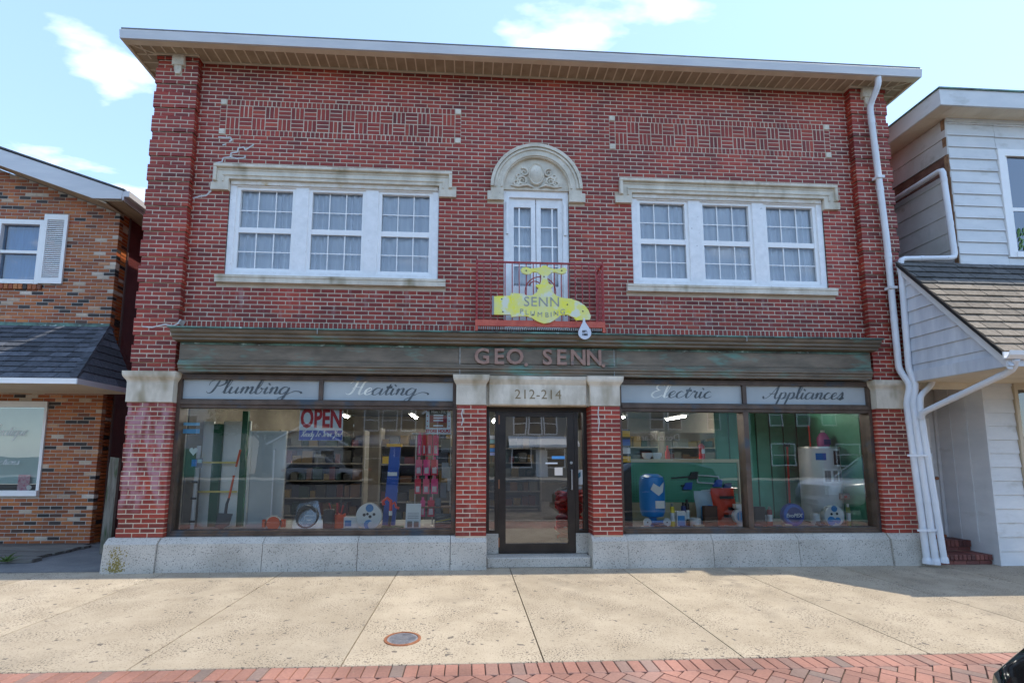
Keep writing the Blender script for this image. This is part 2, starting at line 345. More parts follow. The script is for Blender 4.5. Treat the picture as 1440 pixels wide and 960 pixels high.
def crom(pts, k=7):
    if len(pts) < 3: return [Vector((*p, 0)) for p in pts]
    P = [Vector((*p, 0)) for p in pts]; P = [P[0]*2-P[1]]+P+[P[-1]*2-P[-2]]; out = []
    for i in range(1, len(P)-2):
        for j in range(k):
            t = j/k; a, b, c, d = P[i-1:i+3]
            out.append(.5*((2*b)+(c-a)*t+(2*a-5*b+4*c-d)*t*t+(3*b-a-3*c+d)*t**3))
    out.append(P[-2]); return out
def script_width(s): return sum(GL[c][0] for c in s)
def script(q, s, x0, z0, width, h, y, slant=.42, wmax=.2, wmin=.045, tail=False, part=None):
    """calligraphic strokes: x0,z0 = baseline start; h = x-height in metres; width = total"""
    sx = width/(script_width(s)*h); cx = 0; yo = 0
    strokes = []
    for ci, c in enumerate(s):
        a, st = GL[c]
        for k in (st if part is None or part[0] <= ci < part[1] else []): strokes.append([(p[0]+cx, p[1]) for p in k])
        cx += a
    if tail: strokes.append([(cx+.05, .22), (cx+.45, .42), (cx+.95, .3), (cx+1.1, .05)])
    for k in strokes:
        pts = crom(k); yo += .00035
        pts = [Vector(((p.x*sx+p.y*slant)*h, p.y*h)) for p in pts]
        L = []; n = len(pts)
        for i, p in enumerate(pts):
            t = (pts[min(i+1, n-1)]-pts[max(i-1, 0)])
            if t.length < 1e-7: t = Vector((0, 1))
            t.normalize(); f = max(0, -t.y)+.35*max(0, t.y)*0
            w = h*(wmin+(wmax-wmin)*min(1, f**1.3)); w = h*wmax*1.1 if n == 2 else w*min(1, .45+min(i, n-1-i)*.25)
            nrm = Vector((-t.y, t.x)); L.append((p+nrm*w/2, p-nrm*w/2))
        vs = []; fs = []
        for i, (a, b) in enumerate(L):
            vs += [(x0+a.x, y-yo-.00002*i, z0+a.y), (x0+b.x, y-yo-.00002*i, z0+b.y)]
            if i: fs.append((2*i-2, 2*i-1, 2*i+1, 2*i))
        q.add(vs, fs)
    return q
def copy_tree(o, parent=None):
    c = o.copy(); COL.objects.link(c); c.parent = parent
    for ch in o.children: copy_tree(ch, c)
    return c
# ------------------------------------------------------------------ shared materials
M_BRICK = brick_mat('red_brick', [(0, (.17, .020, .013)), (.15, (.235, .025, .016)), (.45, (.29, .031, .018)), (.75, (.335, .038, .020)), (.9, (.38, .056, .026)), (1, (.22, .030, .023))],
    stain=[((-6.2, -5.45, .9, 2.42), (.42, .22, .25), .43, .75), ((-5.1, -1.3, 3.72, 4.3), (.38, .25, .24), .56, .5), ((1.3, 5.1, 3.72, 4.3), (.36, .25, .24), .57, .5), ((-1.3, -.75, .46, 2.4), (.40, .12, .09), .5, .5)])
M_MORTAR = mat('mortar', (.50, .40, .295), (.63, .53, .41), scale=3, rough=.9, bump=.3, bscale=200, bdist=.004)
M_STONE = mat('cast_stone', (.56, .50, .40), (.74, .675, .56), scale=5, rough=.85, bump=.5, bscale=90, c3=(.20, .19, .17), s3=55, t3=(.60, .78), bdist=.006)
M_STAINSTONE = mat('stained_stone', (.56, .50, .40), (.74, .675, .56), scale=4, rough=.85, bump=.5, bscale=90, c3=(.27, .22, .13), s3=2.2, t3=(.52, .72), stretch=(1, 1, .5), bdist=.006)
M_GRANITE = mat('granite', (.42, .385, .325), (.57, .525, .45), scale=1.8, rough=.75, bump=.45, bscale=90, c3=(.14, .13, .115), s3=60, t3=(.56, .66), detail=6, bdist=.006)
M_COPPER = mat('weathered_bronze', (.125, .10, .068), (.215, .165, .115), scale=2.2, rough=.5, metal=.25, bump=.15, bscale=30, c3=(.13, .30, .24), s3=1.7, t3=(.56, .78), stretch=(1, 2, 3.2))
M_VERDI = mat('verdigris_bronze', (.06, .06, .048), (.15, .30, .24), scale=3.5, rough=.6, metal=.2, bump=.3, bscale=40, c3=(.45, .58, .53), s3=9, t3=(.60, .72), stretch=(1, 1, 1.5))
M_FRAME = mat('brown_frame', (.070, .045, .031), (.125, .084, .06), scale=5, rough=.45, metal=.2, bump=.15, bscale=50, c3=(.05, .065, .08), s3=3, t3=(.55, .7))
M_DARKALU = mat('dark_aluminium', (.028, .022, .019), (.045, .036, .03), scale=4, rough=.4, metal=.4)
M_WHITE = mat('chipped_white_paint', (.78, .775, .765), (.88, .87, .86), scale=9, rough=.55, bump=.2, bscale=90, c3=(.28, .25, .22), s3=16, t3=(.70, .76))
M_VINYL = mat('white_vinyl', (.84, .83, .81), (.88, .87, .85), scale=4, rough=.4)
M_FASCIA = mat('fascia_metal', (.56, .57, .59), (.64, .64, .65), scale=1.5, rough=.45, stretch=(1, 1, 6))
M_TAN = mat('tan_soffit_trim', (.64, .55, .41), (.74, .65, .50), scale=3, rough=.6)
M_SOFFIT = mat('soffit_vent', (.32, .25, .165), (.42, .335, .23), scale=5, rough=.8)
M_GLASS = glass_mat('shop_glass', (.94, .98, .96), .085)
M_WGLASS = glass_mat('window_glass', (.94, .965, .99), .05)
M_DGLASS = glass_mat('door_glass', (.50, .51, .52), .14)
M_CURTAIN = mat('curtain', (.76, .78, .82), (.90, .91, .92), scale=2, rough=.9, stretch=(6, 1, .4))
M_RED = mat('red_iron', (.30, .028, .03), (.40, .05, .045), scale=12, rough=.5, bump=.2, bscale=80)
M_ORANGERED = mat('rusty_orange_paint', (.46, .07, .045), (.60, .13, .075), scale=6, rough=.55, bump=.3, bscale=60, c3=(.62, .55, .5), s3=14, t3=(.68, .74))
M_PIPE = mat('white_downpipe', (.66, .68, .71), (.75, .76, .78), scale=2, rough=.4)
M_BLACK = mat('black', (.012, .012, .013), rough=.5)
M_ROOF = mat('roof_membrane', (.12, .12, .12), (.2, .2, .2), rough=.9)
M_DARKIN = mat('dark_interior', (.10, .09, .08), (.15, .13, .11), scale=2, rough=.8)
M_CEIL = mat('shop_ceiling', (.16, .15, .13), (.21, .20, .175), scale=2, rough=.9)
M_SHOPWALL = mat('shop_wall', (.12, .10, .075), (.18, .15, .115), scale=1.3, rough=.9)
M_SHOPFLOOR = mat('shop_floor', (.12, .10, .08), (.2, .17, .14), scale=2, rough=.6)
M_SIGNGLASS = mat('frosted_sign_glass', (.37, .405, .41), (.45, .485, .48), scale=1.2, rough=.25)
M_LETTER = mat('dark_lettering', (.05, .06, .065), (.10, .12, .13), scale=6, rough=.3)
M_LETTERW = mat('worn_lettering', (.88, .88, .78), (.62, .64, .58), scale=9, rough=.4)
M_PATCH = mat('mortar_patch', (.50, .48, .45), (.66, .65, .62), scale=20, rough=.9, bump=.4, bscale=90)

# ------------------------------------------------------------------ brick layout
CO, P, J = .0678, .2117, .0118
def bricks_in(lst, segs, z0, z1, k, yf, depth, pitch=P, phase=0.):
    for a, b in segs:
        off = (k % 2)*pitch/2+phase
        i = math.floor((a-off)/pitch); x = a
        while x < b-.001:
            nx = min(b, (i+1)*pitch+off)
            while nx-x < .035 and nx < b: i += 1; nx = min(b, (i+1)*pitch+off)
            if b-nx < .03: nx = b
            lst.append((x+(J/2 if x > a else 0), nx-(J/2 if nx < b else 0), yf+random.uniform(-.0018, .0018), yf+depth, z0+J/2, z1-J/2)); x = nx; i += 1
def minus(segs, a, b):
    out = []
    for s, e in segs:
        if b <= s or a >= e: out.append((s, e))
        else:
            if a-s > .004: out.append((s, a))
            if e-b > .004: out.append((b, e))
    return out
def area(b):
    y = b[2]; p = [pix((b[0], y, b[4])), pix((b[1], y, b[4])), pix((b[1], y, b[5])), pix((b[0], y, b[5]))]
    if any(q[0] < 5 or q[0] > 1435 or q[1] < 5 or q[1] > 950 for q in p): return 0
    return abs(sum(p[i-1][0]*p[i][1]-p[i][0]*p[i-1][1] for i in range(4)))/2
BCACHE = {}
def lay_bricks(lst, m, holder, root, nmax=300):
    order = sorted(range(len(lst)), key=lambda i: -area(lst[i])); single = set(order[:nmax]); rest = MB()
    for i, b in enumerate(lst):
        if i in single:
            key = (round(b[1]-b[0], 3), round(b[3]-b[2], 2), round(b[5]-b[4], 3), m.name)
            me = BCACHE.get(key)
            if me is None:
                q = MB(); x, y, z = key[0]/2, key[1]/2, key[2]/2; q.bbox(-x, x, -y, y, -z, z, b=.004)
                me = bpy.data.meshes.new('brick'); me.from_pydata(q.v, [], q.f); me.materials.append(m); BCACHE[key] = me
            link(bpy.data.objects.new('brick', me), holder, ((b[0]+b[1])/2, b[2]+key[1]/2, (b[4]+b[5])/2))
        else: rest.bbox(*b, b=.004)
    tag(rest.build('brickwork', m, root), kind='stuff')
def wall_with_holes(x0, x1, z0, z1, y0, y1, holes):
    xs = sorted({x0, x1, *[min(max(h[i], x0), x1) for h in holes for i in (0, 1)]}); zs = sorted({z0, z1, *[min(max(h[i], z0), z1) for h in holes for i in (2, 3)]}); q = MB()
    for i in range(len(xs)-1):
        run = None
        for j in range(len(zs)-1):
            cx, cz = (xs[i]+xs[i+1])/2, (zs[j]+zs[j+1])/2
            if any(h[0] < cx < h[1] and h[2] < cz < h[3] for h in holes):
                if run is not None: q.box(xs[i], xs[i+1], y0, y1, run, zs[j]); run = None
            elif run is None: run = zs[j]
        if run is not None: q.box(xs[i], xs[i+1], y0, y1, run, z1)
    return q

# ================================================================== MAIN BUILDING
B = thing('brick_store_building', 'two storey red brick store with bronze cornice lettered GEO. SENN. over two shop windows', 'building', (0, 0, 0))
BL = []
ZG = 6.718
holes = []
for s in (-1, 1):
    def H(a, b, c, d): holes.append((min(s*a, s*b), max(s*a, s*b), c, d))
    H(1.58, 4.87, 4.39, 5.965); H(1.377, 5.096, 5.95, 6.177); H(4.8, 5.142, 5.765, 5.955); H(1.305, 1.6, 5.765, 5.955); H(1.455, 4.973, 4.263, 4.391)
    H(1.24, 5.098, 6.718, 7.328); H(.53, .80, 5.745, 5.89)
holes.append((-.535, .535, 3.3, 5.965))
for k in range(-45, 18):
    z0, z1 = ZG+k*CO, min(7.945, ZG+(k+1)*CO)
    segs = [(-5.434, 5.434)]
    for h in holes:
        if h[2] < z1-.012 and h[3] > z0+.012: segs = minus(segs, h[0], h[1])
    zc = (z0+z1)/2-5.965
    if 0 <= zc < .74: hw = math.sqrt(.745**2-zc**2)-.012; segs = minus(segs, -hw, hw)
    bricks_in(BL, segs, z0, z1, k, 0, .085)
x = -5.434                                                      # soldier course over the cornice
while x < 5.43:
    if not (-.53 < x+.03 < .53): BL.append((x+J/2, x+.0705-J/2, random.uniform(-.002, .002), .085, 3.464+J/2, 3.667-J/2))
    x += .0705
PANEL_STONES = []
for s in (-1, 1):                                                # basket-weave panels
    xa, xb = (1.24, 5.098) if s > 0 else (-5.098, -1.24)
    for xs in (xa, xb-.1):
        for zs in (6.718, 7.228): PANEL_STONES.append((xs, zs))
        for k in range(6): BL.append((xs+J/2, xs+.1-J/2, random.uniform(-.002, .002), .085, 6.818+k*.0683+J/2, 6.818+(k+1)*.0683-J/2))
    n = 52; w = (xb-xa-.2)/n
    for zz in (6.718, 7.228):
        for i in range(n): BL.append((xa+.1+i*w+J/2, xa+.1+(i+1)*w-J/2, random.uniform(-.002, .002), .085, zz+J/2, zz+.1-J/2))
    U = (xb-xa-.2)/18
    for r in range(2):
        for i in range(18):
            ux, uz = xa+.1+i*U, 6.818+r*.205
            for t in range(3):
                if (i+r) % 2: BL.append((ux+J/2, ux+U-J/2, random.uniform(-.002, .002), .085, uz+t*.0683+J/2, uz+(t+1)*.0683-J/2))
                else: BL.append((ux+t*U/3+J/2, ux+(t+1)*U/3-J/2, random.uniform(-.002, .002), .085, uz+J/2, uz+.205-J/2))
BANDS = []
for s in (-1, 1):                                                # rusticated pilasters
    for k in range(-57, 18):
        pr = .016 if (k+1) % 6 < 4 else 0
        z0, z1 = ZG+k*CO, min(7.945, ZG+(k+1)*CO); yf = -.10-pr
        a, b = (5.434-pr, 6.05+pr) if s > 0 else (-6.05-pr, -5.434+pr)
        if pr: BANDS.append((a+.0035 if z0 > 3.49 or s < 0 else 5.43, b-.0035 if z0 > 3.49 or s > 0 else -5.43, yf+.0035, -.05, z0+(J/2 if (k+1) % 6 == 0 else 0), z1-(J/2 if (k+1) % 6 == 3 else 0)))
        sg = [(a, b)]
        if z1 > 7.60:                                            # corbel stone
            hw = .095 if z1 > 7.75 else .055
            sg = minus(sg, s*5.72-hw, s*5.72+hw)
        if z0 < 3.49: sg = [(5.425, 6.05+pr)] if s > 0 else [(-6.05-pr, -5.425)]
        bricks_in(BL, sg, z0, z1, k, yf, .16, .2117, phase=(5.434 if s > 0 else -6.05))
    n = 29; c = (2.40-.46)/n
    for k in range(n):
        pr = .012 if (k+2) % 6 < 4 else 0
        sg = [(5.41, 6.05+pr)] if s > 0 else [(-6.05-pr, -5.41)]
        if pr: BANDS.append((sg[0][0]+.0035, sg[0][1]-.0035, -.10-pr+.0035, -.05, .46+k*c, .46+(k+1)*c))
        bricks_in(BL, sg, .46+k*c, .46+(k+1)*c, k, -.10-pr, .20, .2117, phase=(5.41 if s > 0 else -6.05))
        a, b = (.80, 1.25) if s > 0 else (-1.25, -.80)            # door piers
        bricks_in(BL, [(a, b)], .46+k*c, .46+(k+1)*c, k, -.15, .10, .2117, phase=a)
        ra, rb = (.80, .90) if s > 0 else (-.90, -.80)            # reveals
        ys = [-.05, .055, .165] if k % 2 else [-.05, .165]
        for i in range(len(ys)-1): BL.append((ra, rb, ys[i]+J/2, ys[i+1]-J/2, .46+k*c+J/2, .46+(k+1)*c-J/2))
core = wall_with_holes(-5.434, 5.434, 2.86, 7.945, .0035, .30, [(s*1.58 if s > 0 else -4.87, 4.87 if s > 0 else -1.58, 4.39, 5.965) for s in (-1, 1)]+[(-.535, .535, 3.3, 5.965)])
for s in (-1, 1):
    core.box(*sorted((s*5.44, s*6.044)), -.0965, .3, 2.86, 7.94)
    core.box(*sorted((s*5.416, s*6.044)), -.0965, .3, .3, 2.40)
    core.box(*sorted((s*.806, s*1.244)), -.1465, .3, .3, 2.40)
for b_ in BANDS: core.box(*b_)
wall = core.build('wall', M_MORTAR, B)
lay_bricks(BL, M_BRICK, wall, B, 300)
# shell
BX('side_wall', M_BRICK, B, -6.05, -5.80, .31, 11, 0, 8.08); BX('side_wall', M_BRICK, B, 5.80, 6.05, .31, 11, 0, 8.08)
BX('rear_wall', M_BRICK, B, -5.79, 5.79, 10.8, 11, 0, 8.08); BX('attic_front', M_DARKIN, B, -6.05, 6.05, .02, .30, 7.98, 8.084)
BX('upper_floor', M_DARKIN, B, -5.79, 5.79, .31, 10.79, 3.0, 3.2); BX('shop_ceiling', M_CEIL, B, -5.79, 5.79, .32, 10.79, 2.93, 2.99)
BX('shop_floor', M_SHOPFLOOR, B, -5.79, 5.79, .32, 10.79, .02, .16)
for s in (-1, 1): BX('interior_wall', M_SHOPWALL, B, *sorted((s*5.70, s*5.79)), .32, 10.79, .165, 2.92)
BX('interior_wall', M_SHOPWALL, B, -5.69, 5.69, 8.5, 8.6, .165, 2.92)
BX('lintel_beam', M_DARKIN, B, -5.41, 5.41, .05, .30, 2.80, 2.855)
# --- stone trim
for xs, zs in PANEL_STONES: BX('panel_stone', M_STONE, B, xs+.004, xs+.096, -.012, .08, zs+.004, zs+.096, bev=.004)
for s in (-1, 1):
    q = MB()                                                     # eared lintel, stepped mouldings
    for d, t, (xi, xo, zi, zo, ein, eout, eb) in ((-.045, .1, (1.377, 5.096, 5.95, 6.177, 1.305, 5.142, 5.768)),):
        q.prism([(s*xi, zo), (s*xo, zo), (s*xo, 5.89), (s*eout, 5.89), (s*eout, eb), (s*4.872, eb), (s*4.872, 5.952), (s*1.578, 5.952), (s*1.578, eb), (s*ein, eb), (s*ein, 5.89), (s*xi, 5.89)], -.045, .10)
    o = q.build('window_lintel', M_STAINSTONE, B); fix_normals(o)
    for i, (zt, zb, dd, xi, xo) in enumerate(((6.181, 6.130, -.085, 1.372, 5.101), (6.100, 6.085, -.058, 1.42, 5.05), (6.03, 6.0, -.06, 1.50, 4.97))):
        q = MB(); q.bbox(*sorted((s*xi, s*xo)), dd, -.044, zb, zt, b=.008); q.build('moulding', M_STAINSTONE, o)
        for xe, xe2 in ((xi, xi+(zt-zb)), (xo-(zt-zb), xo)):
            q = MB(); q.bbox(*sorted((s*xe, s*xe2)), dd+.001, -.044, 5.90, zb-.001, b=.008); q.build('moulding', M_STAINSTONE, o)
    xm = s*3.22
    for a, b in ((s*1.455, xm-s*.002), (xm+s*.002, s*4.973)):
        q = MB(); a, b = min(a, b), max(a, b)
        q.sweep([(-.02, 4.263), (-.065, 4.268), (-.065, 4.34), (-.075, 4.345), (-.075, 4.382), (.0, 4.391), (.12, 4.391), (.12, 4.263)], 'x', a, b); o = q.build('window_sill', M_STAINSTONE, B); fix_normals(o)
    q = MB(); xc = s*5.72                                        # corbel stone at the pilaster head
    q.bbox(xc-.093, xc+.093, -.155, .0, 7.765, 7.945, b=.008); q.prism([(xc-.053, 7.765), (xc+.053, 7.765), (xc+.053, 7.67), (xc+.03, 7.625), (xc-.03, 7.625), (xc-.053, 7.67)], -.14, .0)
    fix_normals(q.build('corbel_stone', M_STONE, B))
# --- arch surround
def arc_pts(r, n=28, c=5.965): return [(r*math.cos(math.pi*i/n), c+r*math.sin(math.pi*i/n)) for i in range(n+1)]
def ring(q, r0, r1, y0, y1, n=28):
    a, b = arc_pts(r0, n), arc_pts(r1, n)
    for i in range(n): q.prism([a[i], b[i], b[i+1], a[i+1]][::-1], y0, y1)
q = MB(); ring(q, .535, .745, -.05, .1)
for s in (-1, 1):
    q.prism([(s*.537, 5.748), (s*.537, 5.966), (s*.745, 5.966), (s*.745, 5.895), (s*.80, 5.895), (s*.80, 5.748)], -.05, .1)
arch = q.build('arch_surround', M_STONE, B); fix_normals(arch)
for r0, r1, d in ((.70, .752, -.085), (.655, .69, -.068), (.555, .585, -.066)):
    q = MB(); ring(q, r0, r1, d, -.049)
    fix_normals(q.build('arch_moulding', M_STONE, arch))
q = MB(); q.prism(arc_pts(.536)+[(-.536, 5.955), (.536, 5.955)], .0, .1); o = q.build('tympanum', M_STONE, arch); fix_normals(o)
q = MB(); n = 20                                                 # cartouche: oval boss with rim
for r, y in ((1, -.012), (.9, -.045), (.78, -.03), (.6, -.05), (.3, -.06)):
    q.v += [(math.cos(2*math.pi*i/n)*.135*r, y, 6.215+math.sin(2*math.pi*i/n)*.20*r) for i in range(n)]
q.f = [(k*n+i, k*n+(i+1) % n, (k+1)*n+(i+1) % n, (k+1)*n+i) for k in range(4) for i in range(n)]+[tuple(range(4*n, 5*n))]
o = q.build('cartouche', M_STONE, arch, smooth=True); fix_normals(o)
for s in (-1, 1):
    for cx, cz, r0, tn, st in ((.23, 6.10, .085, 1.6, 0), (.33, 6.07, .06, 1.5, 2), (.20, 6.25, .075, 1.4, 1), (.29, 6.19, .05, 1.5, 3)):
        pts = [(s*(cx+math.cos(st+a*tn*2*math.pi/16)*r0*(1-a/20)), -.014, cz+math.sin(st+a*tn*2*math.pi/16)*r0*(1-a/20)) for a in range(17)]
        q = MB(); q.tube(pts, [.021*(1-.5*i/16) for i in range(17)], 6); q.build('scroll', M_STONE, arch, smooth=True)
    q = MB(); q.tube([(s*.42, -.01, 6.02), (s*.3, -.02, 6.0), (s*.15, -.02, 6.03), (s*.05, -.02, 5.99)], [.01, .02, .022, .012], 6); q.build('scroll', M_STONE, arch, smooth=True)

# --- upstairs windows
def pane(name, m, parent, x0, x1, z0, z1, y):
    q = MB(); q.quad((x0, y, z0), (x1, y, z0), (x1, y, z1), (x0, y, z1)); return q.build(name, m, parent)
def curtain(x0, x1, z0, z1, y, parent, folds=9, amp=.025, nm='curtain', m=None):
    q = MB(); n = folds*8; vs = []
    for i in range(n+1):
        t = i/n; ph = t*folds*2*math.pi+1.3*math.sin(t*7)
        a = amp*(.6+.4*math.sin(t*11)); vs += [(x0+(x1-x0)*t, y+a*math.sin(ph), z0), (x0+(x1-x0)*t, y+a*.7*math.sin(ph), z1)]
    q.add(vs, [(2*i, 2*i+2, 2*i+3, 2*i+1) for i in range(n)]); return q.build(nm, m or M_CURTAIN, parent, smooth=True)
def sash_window(x0, x1, parent_building, seed):
    w = MB(); zb, zt = 4.478, 5.868
    w.box(x0, x0+.055, .045, .12, zb, zt); w.box(x1-.055, x1, .045, .12, zb, zt); w.box(x0+.055, x1-.055, .046, .12, zt-.045, zt); w.box(x0+.055, x1-.055, .044, .12, zb, zb+.055)
    win = w.build('window', M_VINYL, parent_building)
    BX('meeting_rail', M_VINYL, win, x0+.056, x1-.056, .05, .11, 5.115, 5.20)
    pane('pane', M_WGLASS, win, x0+.054, x1-.054, 5.18, 5.83, .095); pane('pane', M_WGLASS, win, x0+.054, x1-.054, 4.53, 5.13, .075)
    W3 = (x1-x0-.11)/3
    for zz0, zz1, y in ((5.205, 5.822, .084), (4.536, 5.112, .064)):
        for k in (1, 2):
            xm = x0+.055+k*W3; BX('muntin', M_VINYL, win, xm-.008, xm+.008, y, y+.008, zz0, zz1)
        zm = zz0+(zz1-zz0)*(.47); BX('muntin', M_VINYL, win, x0+.058, x1-.058, y+.001, y+.007, zm-.008, zm+.008)
    curtain(x0-.02, x1+.02, 4.42, 5.9, .132+.004*seed, win, folds=5+(seed*3+int(abs(x0*10))) % 5, amp=.028)
    return win
for s in (-1, 1):
    q = MB(); a, b = sorted((s*1.585, s*4.865))
    q.box(a, b, .02, .28, 5.868, 5.963)                           # head
    q.box(a, a+.095, .021, .28, 4.392, 5.867); q.box(b-.095, b, .021, .28, 4.392, 5.867)
    q.box(a+.096, b-.096, .019, .28, 4.392, 4.477)
    for m0, m1 in ((3.65, 3.85), (2.55, 2.75)): q.box(*sorted((s*m0, s*m1)), .022, .28, 4.478, 5.867)
    fr = q.build('window_frame', M_WHITE, B)
    BX('head_board', mat('peeling_cream_paint', (.62, .56, .46), (.76, .73, .68), scale=7, rough=.7, c3=(.5, .33, .12), s3=4, t3=(.6, .72)), B, *sorted((s*1.60, s*4.85)), -.005, .02, 5.885, 5.95)
    for i, (x0, x1) in enumerate(((1.68, 2.55), (2.75, 3.65), (3.85, 4.77))): sash_window(*sorted((s*x0, s*x1)), B, i)
q = MB(); q.box(-.53, -.44, .03, .2, 3.55, 5.96); q.box(.44, .53, .03, .2, 3.55, 5.96); q.box(-.44, .44, .031, .2, 5.84, 5.96)
fd = q.build('french_door', M_WHITE, B); tag(fd, 'white peeling french door behind the balcony')
for s in (-1, 1):
    q = MB(); x0, x1 = sorted((s*.006, s*.438))
    for a, b in ((x0, x0+.075), (x1-.075, x1)): q.box(a, b, .07, .12, 3.6, 5.838)
    for z0, z1 in ((5.69, 5.838), (3.6, 4.35)): q.box(x0+.075, x1-.075, .071, .12, z0, z1)
    lf = q.build('door_leaf', M_WHITE, fd)
    xm = (x0+x1)/2+s*.05
    for z in (5.36, 5.03, 4.70): BX('muntin', M_VINYL, fd, x0+.076, x1-.076, .085, .105, z-.012, z+.012)
    BX('muntin', M_VINYL, fd, xm-.012, xm+.012, .084, .106, 4.36, 5.685)
    pane('pane', M_WGLASS, fd, x0+.07, x1-.07, 4.34, 5.7, .1)
    curtain(x0, x1, 4.2, 5.8, .17, fd, folds=6, amp=.012)
    BX('hinge_block', M_WHITE, fd, *sorted((s*.455, s*.49)), .0, .03, 5.2, 5.75)

# --- eave: fascia, gutter box, soffit with battens
zS = 7.95
q = MB(); EX = 6.42
q.sweep([(-.43, 7.925), (-.44, 7.99), (-.45, 8.05), (-.44, 8.062), (-.40, 8.062), (-.40, 7.925)], 'x', -EX, EX); fix_normals(q.build('gutter', M_FASCIA, B))
BX('fascia_board', M_TAN, B, -EX+.02, EX-.02, -.399, -.31, 7.922, 8.0)
for s in (-1, 1):
    BX('eave_fascia', M_TAN, B, *sorted((s*(EX-.04), s*(EX-.0))), -.398, 4, 7.923, 8.07)
    BX('side_soffit', M_SOFFIT, B, *sorted((s*6.06, s*(EX-.041))), -.30, 4, 7.955, 7.975)
BX('soffit_panel', M_SOFFIT, B, -EX+.045, EX-.045, -.309, .0, 7.957, 7.977)
BX('soffit_trim', M_TAN, B, -5.43, 5.43, -.022, -.002, 7.935, 7.956)
BX('roof', M_ROOF, B, -EX, EX, -.42, 11.2, 8.086, 8.11)
for s in (-1, 1):
    BX('soffit_trim', M_TAN, B, *sorted((s*5.40, s*6.085)), -.15, -.128, 7.935, 7.956); BX('soffit_trim', M_TAN, B, *sorted((s*5.415, s*5.433)), -.127, -.023, 7.935, 7.956)
x = -6.22
while x < 6.25:
    inner = -.15 if abs(x) > 5.42 and abs(x) < 6.08 else -.022
    BX('soffit_batten', M_TAN, B, x-.010, x+.010, -.308, inner-.002, 7.947, 7.958); x += .157
for s in (-1, 1):
    q = MB(); q.tube([(s*6.37, -.30, 7.95), (s*6.08, -.13, 7.95)], .012, 4); q.build('soffit_batten', M_TAN, B)
    for k in range(14): BX('soffit_batten', M_TAN, B, *sorted((s*6.085, s*6.378)), -.12+k*.157, -.10+k*.157, 7.947, 7.956)

# --- bronze cornice with lettering
prof = [(-.004, 3.462), (-.30, 3.462), (-.345, 3.455), (-.33, 3.41), (-.30, 3.395), (-.30, 3.36), (-.262, 3.342), (-.262, 3.312), (-.20, 3.303), (-.152, 3.296), (-.152, 3.028), (-.172, 3.014), (-.172, 2.988), (-.188, 2.976), (-.188, 2.948), (-.168, 2.936), (-.168, 2.902), (-.152, 2.892), (-.152, 2.858), (-.004, 2.858)]
q = MB(); up_ = [p for p in prof if p[1] > 3.29][:-1]
q.sweep([(-.13, 3.461)]+up_[1:]+[(-.13, 3.303)], 'x', -5.40, 5.40)
cornice = q.build('cornice', M_COPPER, B); fix_normals(cornice); tag(cornice, 'green stained brown bronze cornice')
q = MB(); q.sweep([(-.13, 3.295)]+[p for p in prof if p[1] < 3.297 and p[0] < -.01]+[(-.13, 2.858)], 'x', -5.35, 5.35); fix_normals(q.build('frieze', M_COPPER, cornice))
BX('cornice_lip', M_VERDI, cornice, -5.43, 5.43, -.358, -.01, 3.463, 3.486); 
for xa, xb in ((-5.345, -1.22), (1.18, 5.345)): BX('frieze_panel', M_COPPER, cornice, xa+.03, xb-.02, -.158, -.1525, 3.045, 3.255)
BX('verdigris_band', M_VERDI, cornice, -5.33, 5.33, -.1575, -.153, 3.262, 3.295)
BX('name_block', M_COPPER, cornice, -1.21, 1.17, -.168, -.153, 3.03, 3.26)
M_SOLDER = mat('solder_seam', (.38, .38, .36), (.2, .22, .2), scale=20, rough=.6)
for xx in (-1.212, 1.172): BX('seam', M_SOLDER, cornice, xx-.006, xx+.006, -.1695, -.15, 2.865, 3.28)
for xx in (-3.3, 3.2): BX('seam', M_SOLDER, cornice, xx-.005, xx+.005, -.36, -.34, 3.40, 3.487)
q = MB(); M_GEO = mat('copper_letters', (.28, .155, .115), (.40, .24, .18), scale=8, rough=.45, metal=.3, c3=(.12, .12, .11), s3=5, t3=(.58, .75))
for s_, xx in (('G', -.876), ('E', -.618), ('O', -.372), ('.', -.204), ('S', .125), ('E', .343), ('N', .603), ('N', .851), ('.', .995)):
    q = MB(); text_mesh(q, s_, .335, xx, -.1685, 3.128 if s_ != '.' else 3.10, depth=.03, bold=.007, sx=1.0); q.build('letter', M_GEO, cornice)

# --- pier capitals, entrance lintel
def capital(x0, x1, yf, name='capital', m=M_STAINSTONE):
    q = MB(); zs = [(2.402, .0), (2.69, .0), (2.72, .008), (2.77, .04), (2.80, .048), (2.852, .05)]
    for i, (z, e) in enumerate(zs):
        a, b, y = x0-e, x1+e, yf-e; q.v += [(a, y, z), (b, y, z), (b, .04, z), (a, .04, z)]
    for i in range(len(zs)-1):
        for k in range(4): j = (k+1) % 4; q.f.append((i*4+k, i*4+j, i*4+4+j, i*4+4+k))
    q.f += [(3, 2, 1, 0), (20, 21, 22, 23)]
    o = q.build(name, m, B); fix_normals(o); return o
capital(-6.07, -5.41, -.135); capital(5.41, 6.07, -.135); capital(-1.26, -.81, -.165); capital(.79, 1.25, -.165)
q = MB(); q.sweep([(-.10, 2.402), (-.115, 2.42), (-.115, 2.72), (-.135, 2.76), (-.15, 2.80), (-.15, 2.85), (.19, 2.85), (.19, 2.402)], 'x', -.758, .738)
lint = q.build('entrance_lintel', M_STAINSTONE, B); fix_normals(lint)
BX('lintel_back', M_DARKIN, B, -.86, .86, .195, .30, 2.402, 2.855); BX('lintel_back', M_STONE, B, -.81, -.7585, -.05, .19, 2.403, 2.85); BX('lintel_back', M_STONE, B, .7385, .795, -.05, .19, 2.403, 2.85)
